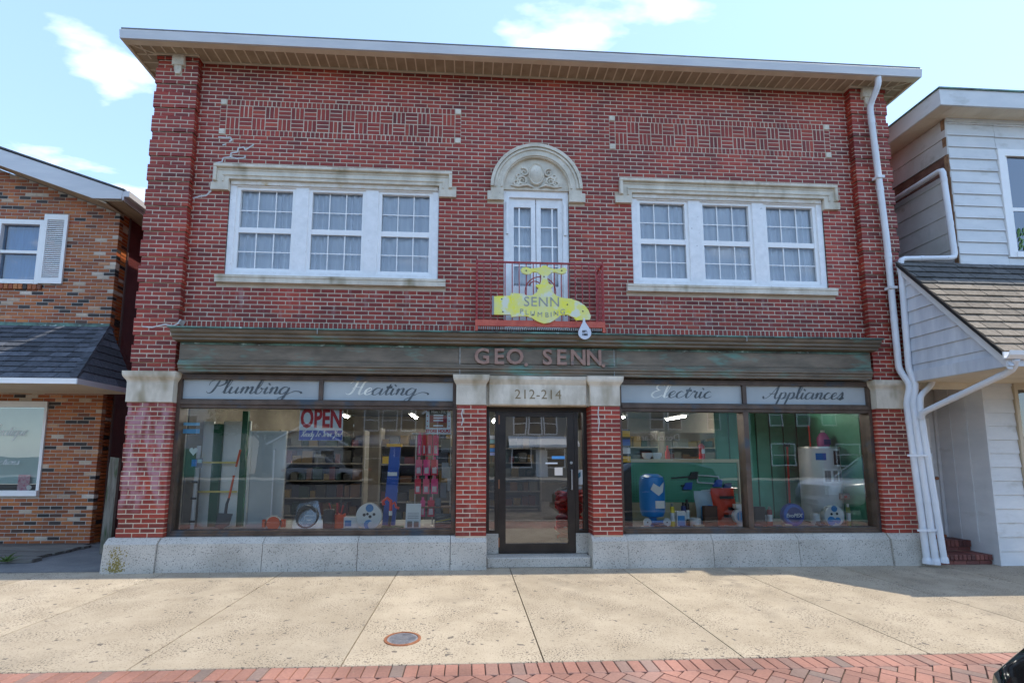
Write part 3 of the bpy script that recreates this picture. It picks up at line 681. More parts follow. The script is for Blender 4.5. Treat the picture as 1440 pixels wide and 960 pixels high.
q = MB(); text_mesh(q, '212-214', .205, -.01, -.1155, 2.565, depth=.0015, sx=1.0, spacing=1.08); q.build('street_number', mat('number_engraved_shade', (.20, .145, .075), (.28, .21, .12), scale=10, rough=.9), lint)  # digits sit proud; their darker tone paints the shade of engraving

# --- granite plinth, door step
def plinth(x0, x1, yf, top=.462, batter=.03):
    q = MB(); q.sweep([(yf-batter, 0), (yf, .385), (yf+.075, top), (.04, top), (.04, 0)], 'x', x0+.004, x1-.004); o = q.build('plinth_stone', M_GRANITE, B); fix_normals(o)
for a, b in ((-5.425, -3.98), (-3.98, -2.648), (-2.648, -1.32), (1.30, 2.60), (2.60, 3.93), (3.93, 5.39)): plinth(a, b, -.185)
for a, b in ((-6.14, -5.425), (5.39, 6.12)): plinth(a, b, -.21)
for a, b in ((-1.32, -.79), (.765, 1.30)): plinth(a, b, -.20)
BX('joint_backing', M_BLACK, B, -6.05, -.8, -.13, .03, .01, .43); BX('joint_backing', M_BLACK, B, .8, 6.05, -.13, .03, .01, .43)
BX('door_step', M_GRANITE, B, -.785, .76, -.13, .34, 0, .145, bev=.012)
for s in (-1, 1): BX('sidelight_base', M_GRANITE, B, *sorted((s*.60, s*.80)), .13, .3, .146, .452, bev=.008)

# --- shop window frames, panes and lettered transom panels
def shop_window(s):
    a, b = sorted((s*1.262, s*5.408)); q = MB()
    q.box(a, a+.055, -.03, .16, .463, 2.84); q.box(b-.055, b, -.03, .16, .463, 2.84)
    q.box(a+.056, b-.056, -.045, .16, .464, .505); q.box(a+.056, b-.056, -.02, .159, .505, .54)
    q.box(a+.056, b-.056, -.05, .16, 2.385, 2.44); q.box(a+.056, b-.056, -.025, .159, 2.335, 2.384); q.box(a+.056, b-.056, -.022, .158, 2.441, 2.468)
    q.box(a+.056, b-.056, -.035, .16, 2.765, 2.84)
    q.box(*sorted((s*3.283, s*3.343)), -.03, .158, 2.469, 2.764)
    if s > 0: q.box(3.268, 3.348, -.035, .15, .541, 2.334)
    w = q.build('shop_window', M_FRAME, B)
    if s > 0:
        pane('pane', M_GLASS, w, a+.05, 3.275, .53, 2.345, .06); pane('pane', M_GLASS, w, 3.34, b-.05, .53, 2.345, .06)
    else: pane('pane', M_GLASS, w, a+.05, b-.05, .53, 2.345, .06)
    words = (('Plumbing', -4.99, 1.20, 0), ('Heating', -2.93, 1.05, 2)) if s < 0 else (('Electric', 1.79, .98, 2), ('Appliances', 3.68, 1.28, 0))
    for (x0, x1), (word, bx, bw, worn) in zip((sorted((s*3.343, s*5.352)), sorted((s*1.318, s*3.283))) if s < 0 else ((1.318, 3.283), (3.343, 5.352)), words):
        p = BX('transom_panel', M_SIGNGLASS, w, x0, x1, .015, .03, 2.466, 2.767)
        q = MB(); script(q, word, bx, 2.558, bw, .105, .0145, wmax=.34, wmin=.085, tail=word in ('Plumbing', 'Heating'), part=(worn, 99)); q.build('lettering', M_LETTER, p)
        if worn: q = MB(); script(q, word, bx, 2.558, bw, .105, .0145, wmax=.34, wmin=.085, part=(0, worn)); q.build('lettering', M_LETTERW, p)
    return w
SWL = shop_window(-1); SWR = shop_window(1)

# --- entrance door
q = MB(); q.box(-.80, -.745, .14, .26, .453, 2.40); q.box(.745, .80, .14, .26, .453, 2.40); q.box(-.745, .745, .141, .26, 2.33, 2.40)
q.box(-.655, -.60, .142, .26, .146, 2.329); q.box(.60, .655, .142, .26, .146, 2.329)
for s in (-1, 1): q.box(*sorted((s*.656, s*.744)), .143, .255, .453, .50)
dframe = q.build('door_frame', M_DARKALU, B)
for s in (-1, 1): pane('sidelight_pane', M_DGLASS, dframe, *sorted((s*.65, s*.75)), .49, 2.34, .2)
q = MB(); q.box(-.598, -.488, .15, .205, .155, 2.325); q.box(.488, .598, .15, .205, .155, 2.325); q.box(-.488, .488, .151, .204, 2.255, 2.325); q.box(-.488, .488, .151, .204, .155, .295)
door = q.build('entrance_door', M_DARKALU, B); tag(door, 'dark metal framed glass entrance door')
pane('pane', M_DGLASS, door, -.49, .49, .29, 2.26, .18)
q = MB(); q.tube([(.545, .15, 1.12), (.545, .10, 1.12), (.545, .10, 1.42), (.545, .15, 1.42)], .011, 8); q.build('handle', mat('steel', (.5, .5, .5), rough=.3, metal=.9), door, smooth=True)
q = MB(); q.lathe((.545, .135, 1.53), [(.022, 0), (.022, .02)], 12, 'y'); q.build('lock', mat('steel', (.5, .5, .5)), door)
M_BRASS = mat('worn_brass', (.35, .16, .09), rough=.4, metal=.6)
for z in (.32, 1.2, 2.2): BX('hinge', M_BRASS, door, -.60, -.585, .135, .152, z-.07, z+.07)
for (u0, v0, u1, v1, c) in ((780, 657, 791, 668, (.8, .72, .62)), (776, 641, 794, 645, (.1, .35, .7)), (767, 650, 784, 652, (.8, .8, .8)), (712, 765, 717, 768, (.7, .7, .7))):
    a = at(u0, v1, .178); b = at(u1, v0, .178); BX('sticker', mat('sticker_%d' % u0, c, rough=.5), door, a.x, b.x, .1765, .1785, a.z, b.z)
for i, (v0, v1, c) in enumerate(((612, 617, (.75, .72, .6)), (618, 623, (.35, .55, .45)), (625, 629, (.75, .35, .08)), (630, 635, (.1, .3, .6)), (636, 640, (.5, .5, .7)))):
    a = at(689, v1, .198); b = at(697, v0, .198); BX('sticker', mat('card_sticker_%d' % i, c, rough=.5), dframe, a.x, b.x, .1965, .1985, a.z, b.z)
a = at(807, 681, .198); b = at(819, 660, .198); stk = BX('sticker', mat('sticker_white', (.7, .72, .7), rough=.5), dframe, a.x, b.x, .1965, .1985, a.z, b.z)
q = MB(); q.prism([(a.x+.03, b.z-.03), (a.x+.03, a.z+.13), ((a.x+b.x)/2, a.z+.09), (b.x-.03, a.z+.13), (b.x-.03, b.z-.03), ((a.x+b.x)/2, b.z-.06)], .1958, .1966); fix_normals(q.build('emblem', mat('emblem_teal', (.03, .16, .22)), stk))

# --- juliet balcony
bal = BX('balcony', M_ORANGERED, B, -.985, .985, -.375, -.345, 3.565, 3.655); tag(bal, 'shallow red iron balcony')
for s in (-1, 1): BX('side_channel', M_ORANGERED, bal, *sorted((s*.955, s*.985)), -.344, -.003, 3.495, 3.655)
for s in (-1, 1): BX('corner_leg', M_ORANGERED, bal, *sorted((s*.945, s*.985)), -.374, -.346, 3.49, 3.564)
M_GRATE = mat('grating_steel', (.30, .29, .27), (.45, .44, .42), scale=30, rough=.6)
BX('grating_tray', M_BLACK, bal, -.945, .945, -.33, -.005, 3.49, 3.50)
for i in range(58): BX('floor_bar', M_GRATE, bal, -.935+i*.0325, -.922+i*.0325, -.362, -.005, 3.515, 3.556)
def twisted(x, y, z0, z1, r=.014):
    q = MB(); n = 26
    for i in range(n+1):
        z = z0+(z1-z0)*i/n; a0 = i*.45
        q.v += [(x+math.cos(a0+k*math.pi/2)*r*1.25, y+math.sin(a0+k*math.pi/2)*r*1.25, z) for k in range(4)]
        if i: q.f += [((i-1)*4+k, (i-1)*4+(k+1) % 4, i*4+(k+1) % 4, i*4+k) for k in range(4)]
    q.f += [(3, 2, 1, 0), tuple(n*4+k for k in range(4))]
    q.build('post', M_RED, bal)
for s in (-1, 1): twisted(s*.965, -.36, 3.655, 4.60); twisted(s*.965, -.02, 3.655, 4.575, .011)
BX('top_rail', M_RED, bal, -.965, .965, -.372, -.348, 4.55, 4.575)
for s in (-1, 1): BX('top_rail', M_RED, bal, *sorted((s*.955, s*.975)), -.347, -.003, 4.55, 4.574)
for i in range(17):
    xx = -.86+i*.1075; BX('baluster', M_RED, bal, xx-.007, xx+.007, -.367, -.353, 3.656, 4.549)
for s in (-1, 1):
    for y in (-.275, -.19, -.105): BX('baluster', M_RED, bal, s*.965-.006, s*.965+.006, y-.006, y+.006, 3.656, 4.549)
for s in (-1, 1):
    for cz, f in ((4.20, 1), (4.02, -1)):
        pts = [(s*(.22-.005*a)*1.0+s*math.cos(a*.42)*.085*(1-a/24)-s*.13, -.362, cz+f*math.sin(a*.42)*.085*(1-a/24)) for a in range(19)]
        q = MB(); q.tube(pts, .008, 5); q.build('scroll', M_RED, bal, smooth=True)
pts = [(math.cos(a*math.pi/12)*.235, -.364, 4.11+math.sin(a*math.pi/12)*.235) for a in range(25)]
q = MB(); q.tube(pts, .008, 5); q.build('scroll', M_RED, bal, smooth=True)

# --- crack repairs and drips
def patch(pts, w=2.0, y=-.002, name='mortar_patch'):
    q = MB()
    for (a, b) in zip(pts[:-1], pts[1:]):
        A, C = at(*a, y), at(*b, y); d = C-A; n = Vector((-d.z, 0, d.x)).normalized()*(w/93/2)
        q.prism([(A.x+n.x, A.z+n.z), (C.x+n.x, C.z+n.z), (C.x-n.x, C.z-n.z), (A.x-n.x, A.z-n.z)], y-random.uniform(.0005, .003), .003)
    o = q.build(name, M_PATCH, B); fix_normals(o)
patch([(302, 236), (304, 229), (312, 228), (314, 222), (324, 221), (325, 215), (334, 214), (335, 208), (343, 207), (345, 211), (353, 206), (357, 203)]); patch([(324, 221), (334, 223), (344, 222), (345, 218)], 2)
patch([(307, 193), (318, 194), (324, 193), (326, 198), (322, 199)], 2.2); patch([(313, 204), (318, 203)], 2); patch([(271, 279), (281, 276), (290, 275), (297, 268), (300, 252)], 2.2)
patch([(200, 459), (214, 460), (232, 456), (243, 458), (250, 455), (254, 449)], 1.8, -.118)
for pts in ([(651, 574), (649, 582), (651, 590), (649, 598)], [(842, 571), (841, 582), (843, 592), (841, 608)]): patch(pts, 1.3, -.152)

q = MB(); rnd = random.Random(4)
for i in range(260):
    a, z = rnd.gauss(-5.94, .055), .02+abs(rnd.gauss(.10, .10))
    if z > .36: continue
    yy = -.24+.03*z/.385-.0015-.0000008*i; w = rnd.uniform(.004, .012)
    q.add([(a-w, yy, z-w), (a+w, yy, z-w*.6), (a+w*.7, yy+.0006, z+w), (a-w*.8, yy+.0006, z+w*.8)], [(0, 1, 2, 3)])
tag(q.build('moss_patch', mat('dry_moss', (.22, .17, .04), (.30, .24, .09), scale=40, rough=1), B), kind='stuff')
# ================================================================== GROUND
M_CONC = mat('exposed_aggregate_concrete', (.37, .295, .205), (.455, .37, .265), scale=1.6, rough=.9, bump=.8, bscale=110, c3=(.16, .12, .075), s3=50, t3=(.60, .68), bdist=.008, island=.10)
def patchy(m, c, s=1.6, th=(.45, .62), fine=95, fth=(.56, .64)):   # clusters of darker pebbles
    N = m.node_tree.nodes; L = m.node_tree.links; b = N['Principled BSDF']; src = b.inputs['Base Color'].links[0].from_socket
    g = N.new('ShaderNodeNewGeometry'); ms = []
    for sc, t in ((s, th), (fine, fth)):
        n = N.new('ShaderNodeTexNoise'); n.inputs['Scale'].default_value = sc; n.inputs['Detail'].default_value = 2; L.new(g.outputs['Position'], n.inputs['Vector'])
        r = N.new('ShaderNodeMapRange'); r.inputs[1].default_value = t[0]; r.inputs[2].default_value = t[1]; L.new(n.outputs['Fac'], r.inputs[0]); ms.append(r.outputs[0])
    k = N.new('ShaderNodeMath'); k.operation = 'MULTIPLY'; L.new(ms[0], k.inputs[0]); L.new(ms[1], k.inputs[1])
    mx = N.new('ShaderNodeMixRGB'); mx.inputs[2].default_value = (*c, 1); L.new(k.outputs[0], mx.inputs[0]); L.new(src, mx.inputs[1]); L.new(mx.outputs[0], b.inputs['Base Color'])
patchy(M_CONC, (.16, .13, .10), 11, (.66, .69), .01, (0, .1)); patchy(M_CONC, (.27, .22, .16), .55, (.5, .75), 4, (.4, .7)); patchy(M_CONC, (.07, .05, .033), 2.6, (.40, .60), 62, (.575, .62))
M_ASPH = mat('asphalt', (.045, .045, .047), (.075, .073, .07), scale=3, rough=.95, bump=.6, bscale=140, c3=(.12, .12, .115), s3=80, t3=(.6, .7), bdist=.006)
M_PATHASPH = mat('worn_asphalt', (.13, .13, .13), (.19, .185, .175), scale=2.5, rough=.95, bump=.5, bscale=120, c3=(.06, .06, .06), s3=60, t3=(.6, .7), bdist=.006)
M_EARTH = mat('earth', (.10, .085, .06), (.15, .13, .09), scale=1, rough=1)
M_KERB = mat('kerb_concrete', (.33, .31, .28), (.42, .40, .36), scale=3, rough=.9)
M_PAVER = brick_mat('clay_paver', [(0, (.27, .135, .10)), (.3, (.34, .165, .12)), (.6, (.38, .18, .13)), (.85, (.31, .17, .13)), (1, (.23, .165, .135))])
M_SAND = mat('joint_sand', (.09, .075, .055), (.14, .115, .085), scale=30, rough=1)
M_PIPE.node_tree.nodes
def struct(o): o['kind'] = 'structure'; return o
struct(BX('ground', M_EARTH, None, -400, 400, -400, 400, -1.0, -.22))
struct(BX('road', M_ASPH, None, -120, 120, -25.2, -4.75, -.215, -.15))
struct(BX('kerb', M_KERB, None, -60, 60, -4.75, -4.6, -.214, .0, bev=.02))
struct(BX('opposite_pavement', M_KERB, None, -120, 120, -30, -25.2, -.214, .0))
for x in range(-9, 10): pass
sw = struct(BX('sidewalk', M_SAND, None, -14, 12.5, -3.325, -.05, -.2, -.045))
xs = [-13.42, -11.79, -10.16, -8.53, -6.90, -5.27, -3.66, -2.05, -.45, 1.195, 2.80, 4.49, 6.12, 7.75, 9.38, 11.0]
def rough_slab(x0, x1, y0, y1, name='slab', holes=None):
    q = MB(); q.sweep([(y0, -.044), (y0, -.006), (y0+.006, 0), (y1-.006, 0), (y1, -.006), (y1, -.044)], 'x', x0+.006, x1-.006); o = q.build(name, M_CONC, sw); fix_normals(o)
for a, b in zip(xs[:-1], xs[1:]):
    yb = -.13 if b < -6.0 else (-.06 if a < 6 else -.2)
    if a > 6: yb = -.16
    rough_slab(a, b, -3.32, yb)
struct(BX('asphalt_ramp', M_PATHASPH, None, -14, -6.0, -.128, 6, -.2, .012)); struct(BX('side_passage', M_PATHASPH, None, 6.0, 12.5, -.158, 6, -.2, -.004))
# brick band: soldiers then 45 degree herringbone
band = struct(BX('brick_band', M_SAND, None, -14, 12.5, -4.598, -3.327, -.2, -.018))
PV = {}
def paver(x, y, rz, holder, L=.2, Wd=.1, name='paver'):
    key = (L, Wd); me = PV.get(key)
    if me is None:
        a, b, t = L/2-.003, Wd/2-.003, .02
        vs = [(-a, -b, -t), (a, -b, -t), (a, b, -t), (-a, b, -t)]+[(sx*(a-.004), sy*(b-.004), t) for sx, sy in ((-1, -1), (1, -1), (1, 1), (-1, 1))]+[(sx*a, sy*b, t-.005) for sx, sy in ((-1, -1), (1, -1), (1, 1), (-1, 1))]
        fs = [(4, 5, 6, 7)]+[(8+i, 8+(i+1) % 4, 4+(i+1) % 4, 4+i) for i in range(4)]+[(i, (i+1) % 4, 8+(i+1) % 4, 8+i) for i in range(4)]
        me = bpy.data.meshes.new(name); me.from_pydata(vs, [], fs); me.materials.append(M_PAVER); PV[key] = me
    o = link(bpy.data.objects.new(name, me), holder, (x, y, -.021+random.uniform(-.0015, .0015))); o.rotation_euler = (random.uniform(-.008, .008), random.uniform(-.008, .008), rz)
farpv = MB(); npv = 0
x = -9.0
while x < 9:
    if -4.6 < x < 4.0: paver(x+.052, -3.43, math.pi/2, band, .2, .1025); npv += 1
    else: farpv.box(x+.003, x+.1, -3.528, -3.332, -.04, -.002)
    x += .1035
c45 = math.sqrt(.5); unit = .1015
for i in range(-90, 91):
    for j in range(-90, 91):
        # herringbone cell: bricks 2x1 on a unit lattice
        for kind in (0, 1):
            gx, gy = (i*1+j*2+0, i*1-j*2) if kind == 0 else (i*1+j*2, i*1-j*2)
            if kind == 0: cx_, cy_, rz = gx+1.0, gy+.5, 0
            else: cx_, cy_, rz = gx+.5, gy+2.0, math.pi/2
            X_ = (cx_*c45-cy_*c45)*unit; Y_ = (cx_*c45+cy_*c45)*unit-6
            if not (-9 < X_ < 9 and -4.50 < Y_ < -3.46): continue
            if Y_ > -3.64:                                        # cut pieces against the soldier row
                ca, sa = math.cos(rz+math.pi/4), math.sin(rz+math.pi/4); h = .097; w = .0475
                pl = clip([(X_+ca*a*h-sa*b*w, Y_+sa*a*h+ca*b*w) for a, b in ((-1, -1), (1, -1), (1, 1), (-1, 1))], -50, 50, -50, -3.534)
                if pl:
                    k_ = len(pl); vs_ = [(p_[0], p_[1], -.002) for p_ in pl]+[(p_[0], p_[1], -.04) for p_ in pl]; fs_ = [tuple(range(k_))]+[((i_+1) % k_, i_, k_+i_, k_+(i_+1) % k_) for i_ in range(k_)]
                    if -4.6 < X_ < 3.9: qq = MB(); qq.add(vs_, fs_); fix_normals(qq.build('paver', M_PAVER, band))
                    else: farpv.add(vs_, fs_)
                continue
            if Y_ > -3.90 and -4.5 < X_ < 3.6: paver(X_, Y_, rz+math.pi/4, band); npv += 1
            else:
                ca, sa = math.cos(rz+math.pi/4), math.sin(rz+math.pi/4); h = .097; w = .0475
                pts = [(X_+ca*a*h-sa*b*w, Y_+sa*a*h+ca*b*w) for a, b in ((-1, -1), (1, -1), (1, 1), (-1, 1))]
                farpv.add([(px_, py_, -.003) for px_, py_ in pts], [(0, 1, 2, 3)])
tag(farpv.build('pavers', M_PAVER, band), kind='stuff')
# manhole
mc = gz(566, 898); t = thing('utility_cover', 'small round cast iron utility cover with rusty rim set in the concrete pavement', 'manhole cover', (mc.x, mc.y, 0))
M_RUST = mat('rust', (.22, .075, .03), (.33, .13, .06), scale=20, rough=.8, bump=.4, bscale=60); M_IRON = mat('worn_iron', (.22, .21, .22), (.36, .34, .34), scale=15, rough=.5, metal=.4, bump=.5, bscale=70)
q = MB(); n = 28
for r, z in ((.165, 0), (.163, .008), (.14, .009), (.138, -.004)): q.v += [(mc.x+math.cos(2*math.pi*i/n)*r, mc.y+math.sin(2*math.pi*i/n)*r, z) for i in range(n)]
q.f = [(k*n+i, k*n+(i+1) % n, (k+1)*n+(i+1) % n, (k+1)*n+i) for k in range(3) for i in range(n)]; q.build('rim', M_RUST, t)
q = MB(); q.lathe((mc.x, mc.y, .001), [(.136, 0), (.136, .004)], 28); lid = q.build('lid', M_IRON, t)
for k in range(-4, 5):
    w = math.sqrt(.12**2-(k*.026)**2); BX('tread_bar', M_IRON, lid, mc.x-w, mc.x+w, mc.y+k*.026-.006, mc.y+k*.026+.006, .0055, .0085)

# ================================================================== LEFT NEIGHBOUR
M_USED = brick_mat('mixed_brick', [(0, (.02, .016, .015)), (.11, (.045, .026, .02)), (.17, (.28, .07, .016)), (.35, (.38, .11, .026)), (.55, (.45, .138, .034)), (.72, (.32, .065, .018)), (.91, (.52, .18, .045)), (.95, (.55, .42, .30)), (1, (.62, .52, .42))])
M_REDWALL = mat('dark_red_paint', (.085, .010, .010), (.14, .020, .018), scale=3, rough=.7, bump=.3, bscale=20)
M_SHING_D = mat('charcoal_shingle', (.055, .06, .072), (.10, .105, .12), scale=20, rough=.95, bump=.5, bscale=150, island=.38, bdist=.005)
M_SHING_T = mat('tan_shingle', (.17, .135, .10), (.26, .21, .16), scale=18, rough=.95, bump=.5, bscale=150, island=.22, bdist=.005)
M_SHING_G = mat('grey_shingle', (.07, .068, .066), (.12, .115, .108), scale=18, rough=.95, bump=.5, bscale=150, island=.3, bdist=.005)
LY = 1.9
LB = thing('mixed_brick_shop', 'shop of mottled orange brown and black brick with a dark shingled canopy roof', 'building', (-9.3, LY, 0))
ll = []; lh = [(-10.12, -9.26, 4.83, 6.13), (-10.6, -8.845, .885, 2.615)]
for k in range(0, 112):
    z0 = .03+k*CO; z1 = z0+CO; xr = min(-7.892, -8.037-(z1-6.355)/.364)
    if xr < -10.9: break
    sg = [(-11.0, xr)]
    for h in lh:
        if h[2] < z1-.012 and h[3] > z0+.012: sg = minus(sg, h[0], h[1])
    bricks_in(ll, sg, z0, z1, k, LY, .1, .2117, phase=-7.892)
q = wall_with_holes(-11.0, -7.90, 0, 6.3, LY+.006, LY+.25, lh); q.prism([(-11, 6.3), (-7.90, 6.3), (-11, 7.42)], LY+.006, LY+.25)
lw = q.build('wall', mat('pale_mortar', (.45, .40, .34), (.55, .5, .43), rough=.9), LB); fix_normals(lw); lay_bricks(ll, M_USED, lw, LB, 300)
BX('side_wall', M_REDWALL, LB, -8.1, -7.905, LY+.26, 12, 0, 6.40); q = MB()
for k in range(93): q.box(-7.99, -7.894, LY+.11, LY+.252, .034+k*CO, .087+k*CO)
tag(q.build('corner_bricks', M_USED, LB), kind='stuff'); BX('corner_mortar', M_MORTAR, LB, -7.99, -7.90, LY+.10, LY+.25, .03, 6.38)
BX('corner_trim', mat('brown_trim', (.10, .05, .04), rough=.7), LB, -7.903, -7.872, LY+.255, LY+.29, .03, 6.39)
q = MB(); q.prism([(-11, 7.66), (-7.56, 6.53), (-7.58, 6.375), (-8.09, 6.37), (-11, 7.37)], 1.46, 1.5); fix_normals(q.build('rake_fascia', M_FASCIA, LB))
M_SOFT = mat('brown_soffit', (.33, .25, .17), (.42, .33, .23), scale=3, rough=.7)
for k in range(12):
    xa = -11+k*.262; xb = xa+.25; f = lambda x: 6.355+(-8.037-x)*.364
    q = MB(); q.add([(xa, 1.5, f(xa)-.0), (xb, 1.5, f(xb)), (xb, LY+.02, f(xb)+.004), (xa, LY+.02, f(xa)+.004), (xa, 1.5, f(xa)+.02), (xb, 1.5, f(xb)+.02), (xb, LY+.02, f(xb)+.024), (xa, LY+.02, f(xa)+.024)], [(0, 3, 2, 1), (4, 5, 6, 7), (0, 1, 5, 4), (1, 2, 6, 5), (2, 3, 7, 6), (3, 0, 4, 7)]); q.build('soffit_board', M_SOFT, LB)
for k in range(3): BX('soffit_board', M_SOFT, LB, -8.04+k*.155, -7.89+k*.155, 1.501, 9, 6.345, 6.362)
BX('side_fascia', M_FASCIA, LB, -7.565, -7.535, 1.462, 9, 6.352, 6.52); BX('side_gutter', M_FASCIA, LB, -7.534, -7.44, 1.462, 9, 6.42, 6.53)
q = MB(); q.add([(-7.52, 1.44, 6.535), (-11, 1.44, 7.69), (-11, 9, 7.69), (-7.52, 9, 6.535), (-7.52, 1.44, 6.56), (-11, 1.44, 7.715), (-11, 9, 7.715), (-7.52, 9, 6.56)], [(0, 1, 2, 3), (4, 7, 6, 5), (0, 4, 5, 1), (0, 3, 7, 4)]); fix_normals(q.build('roof', M_SHING_D, LB))
# upper window and shutter
q = MB(); q.box(-10.12, -10.04, LY-.02, LY+.1, 4.85, 6.12); q.box(-9.34, -9.265, LY-.02, LY+.1, 4.85, 6.12); q.box(-10.04, -9.34, LY-.02, LY+.1, 6.03, 6.12); q.box(-10.04, -9.34, LY-.025, LY+.1, 4.85, 4.93); q.box(-10.04, -9.34, LY, LY+.1, 5.455, 5.51)
lwin = q.build('window', M_VINYL, LB); M_BLUEGLASS = glass_mat('blue_window_glass', (.55, .75, .92), .12)
pane('pane', M_BLUEGLASS, lwin, -10.05, -9.33, 4.92, 6.04, LY+.05); curtain(-10.1, -9.3, 4.85, 6.1, LY+.16, lwin, folds=6, amp=.03, m=mat('blue_curtain', (.10, .25, .42), (.18, .36, .55), scale=3, rough=.9, stretch=(5, 1, .5)))
q = MB(); q.box(-9.262, -9.20, LY-.035, LY-.002, 4.86, 6.235); q.box(-8.89, -8.828, LY-.035, LY-.002, 4.86, 6.235)
for z0, z1 in ((4.86, 4.96), (6.13, 6.235)): q.box(-9.2, -8.89, LY-.034, LY-.002, z0, z1)
shu = q.build('shutter', M_VINYL, LB)
for k in range(30):
    z = 4.965+k*.0387; q = MB(); q.sweep([(LY-.03, z), (LY-.03, z+.008), (LY-.006, z+.036), (LY-.006, z+.028)], 'x', -9.199, -8.891); fix_normals(q.build('slat', M_VINYL, shu))
for i in range(12): BX('sill_brick', M_USED, LB, -10.2+i*.085, -10.13+i*.085, LY-.03, LY+.05, 4.745, 4.84)
# shop window
q = MB(); q.box(-10.6, -8.85, LY-.03, LY+.08, 2.50, 2.61); q.box(-8.90, -8.85, LY-.02, LY+.08, .99, 2.499); q.box(-10.6, -8.85, LY-.06, LY+.08, .89, .985)
lsw = q.build('shop_window', M_VINYL, LB)
pane('pane', M_GLASS, lsw, -10.6, -8.89, .98, 2.51, LY+.03)
BX('sky_reflection_panel', mat('sky_reflection_teal', (.42, .60, .59), (.50, .67, .65), scale=1.4, rough=.6), lsw, -10.6, -8.86, LY+.10, LY+.12, 1.10, 2.5)  # light teal panel: the sky's reflection in the pane, painted as colour
BX('window_ledge', M_BLACK, lsw, -10.6, -8.86, LY+.085, LY+.12, .95, 1.09)
q = MB(); p0 = at(-6, 612, LY); script(q, 'Boutique', p0.x-.12, p0.z, .62, .10, LY+.028, wmax=.12, wmin=.05); q.build('lettering', mat('white_vinyl_letters', (.8, .82, .82)), lsw)
q = MB(); p0 = at(-12, 653, LY); script(q, 'Connections', p0.x-.28, p0.z, .72, .065, LY+.028, wmax=.16, wmin=.07); q.build('lettering', mat('white_vinyl_letters', (.8, .8, .8)), lsw)
a, b = at(25, 690, LY+.06), at(44, 667, LY+.06); o = BX('window_card', mat('pink_card', (.62, .16, .25), (.7, .55, .58), scale=18, rough=.6), lsw, a.x, b.x, LY+.04, LY+.05, a.z, b.z); p0 = at(41, 685, LY+.04)
q = MB(); q.lathe((p0.x, LY+.032, p0.z), [(.045, 0), (.045, .006)], 18, 'y'); q.build('round_label', M_VINYL, lsw)
# canopy roof
E0, EZ = .57, 2.84
cover([(0, 0), (3.67, 0), (3.11, 1.798), (0, 1.798)], (-11, E0, EZ), (1, 0, 0), Vector((0, 1.33, 1.21)).normalized(), .1635, .30, 'shingle', M_SHING_D, LB, t=(.024, .004), jitter=.15, gap=.012)
cover([(0, 0), (1.33, 0), (1.33, 1.333)], (-7.33, E0, EZ), (0, 1, 0), Vector((-.56, 0, 1.21)).normalized(), .1635, .9, 'shingle', M_SHING_D, LB, t=(.016, .004))
for k in range(9):
    t0, t1 = k/9, (k+1.35)/9; A = Vector((-7.33-.56*t0, E0+1.33*t0, EZ+1.21*t0)); C = Vector((-7.33-.56*min(t1, 1), E0+1.33*min(t1, 1), EZ+1.21*min(t1, 1)))
    w1 = Vector((-.16, .0, 0)); w2 = Vector((-.02, .16, .0)); n = Vector((.25, -.5, .7))*.035
    q = MB(); q.add([A+w1+n*.55, A+n*1.15, A+w2+n*.55, C+w1+n*.3, C+n*.8, C+w2+n*.3], [(0, 1, 4, 3), (1, 2, 5, 4), (0, 2, 1), (3, 4, 5), (0, 3, 5, 2)]); fix_normals(q.build('ridge_shingle', M_SHING_D, LB))
q = MB(); q.add([(-11, E0, EZ-.01), (-7.33, E0, EZ-.01), (-7.89, LY, 4.04), (-11, LY, 4.04), (-7.33, LY, EZ-.01)], [(0, 1, 2, 3), (1, 4, 2)]); fix_normals(q.build('roof_deck', M_BLACK, LB))
BX('canopy_fascia', M_VINYL, LB, -11, -7.33, E0-.02, E0, 2.755, 2.843); BX('canopy_fascia', M_FASCIA, LB, -7.33, -7.31, E0-.02, LY+.3, 2.755, 2.843)
for k in range(8): BX('canopy_soffit', M_TAN, LB, -11, -7.331, E0+.001+k*.167, E0+.162+k*.167, 2.757, 2.775)
BX('flashing', M_VERDI, LB, -11, -7.88, LY-.03, LY-.004, 4.02, 4.10)
# plank walkway, old board in the gap, weeds
dk = thing('plank_walkway', 'grey weathered plank walkway in front of the mottled brick shop', 'walkway', (-9, 1.1, 0))
M_PLANK = mat('weathered_plank', (.10, .09, .075), (.20, .185, .16), scale=3, rough=.95, stretch=(.6, 8, 8), bump=.4, bscale=30, island=.25)
for k in range(8): BX('plank', M_PLANK, dk, -11+random.uniform(-.03, .03), -7.64+random.uniform(-.12, .10)-.02*k, .44+k*.18, .61+k*.18, .014, .06+random.uniform(-.006, .006), bev=.006)
ob = MB(); ob.v = [(-7.06, 1.0, .03), (-6.90, 1.0, .03), (-6.88, 1.0, 1.58), (-7.02, 1.0, 1.60), (-7.06, 1.06, .03), (-6.90, 1.06, .03), (-6.88, 1.06, 1.57), (-7.02, 1.06, 1.58)]; ob.f = [(0, 1, 2, 3), (7, 6, 5, 4), (1, 0, 4, 5), (2, 1, 5, 6), (3, 2, 6, 7), (0, 3, 7, 4)]
M_OLDB = mat('mossy_old_board', (.13, .12, .09), (.26, .24, .20), scale=4, rough=.95, stretch=(6, 6, .6), bump=.5, bscale=30, c3=(.05, .08, .03), s3=3)
gp = thing('gate_board', 'tall rotting grey board blocking the gap beside the red painted wall', 'fence board', (-6.97, 1.03, 0)); ob.build('board', M_OLDB, gp)
q = MB(); q.tube([(-7.07, 1.08, .02), (-7.05, 1.08, 1.5)], .03, 5); q.build('post', M_OLDB, gp); BX('batten', M_OLDB, gp, -7.04, -6.9, 1.061, 1.09, 1.2, 1.28)
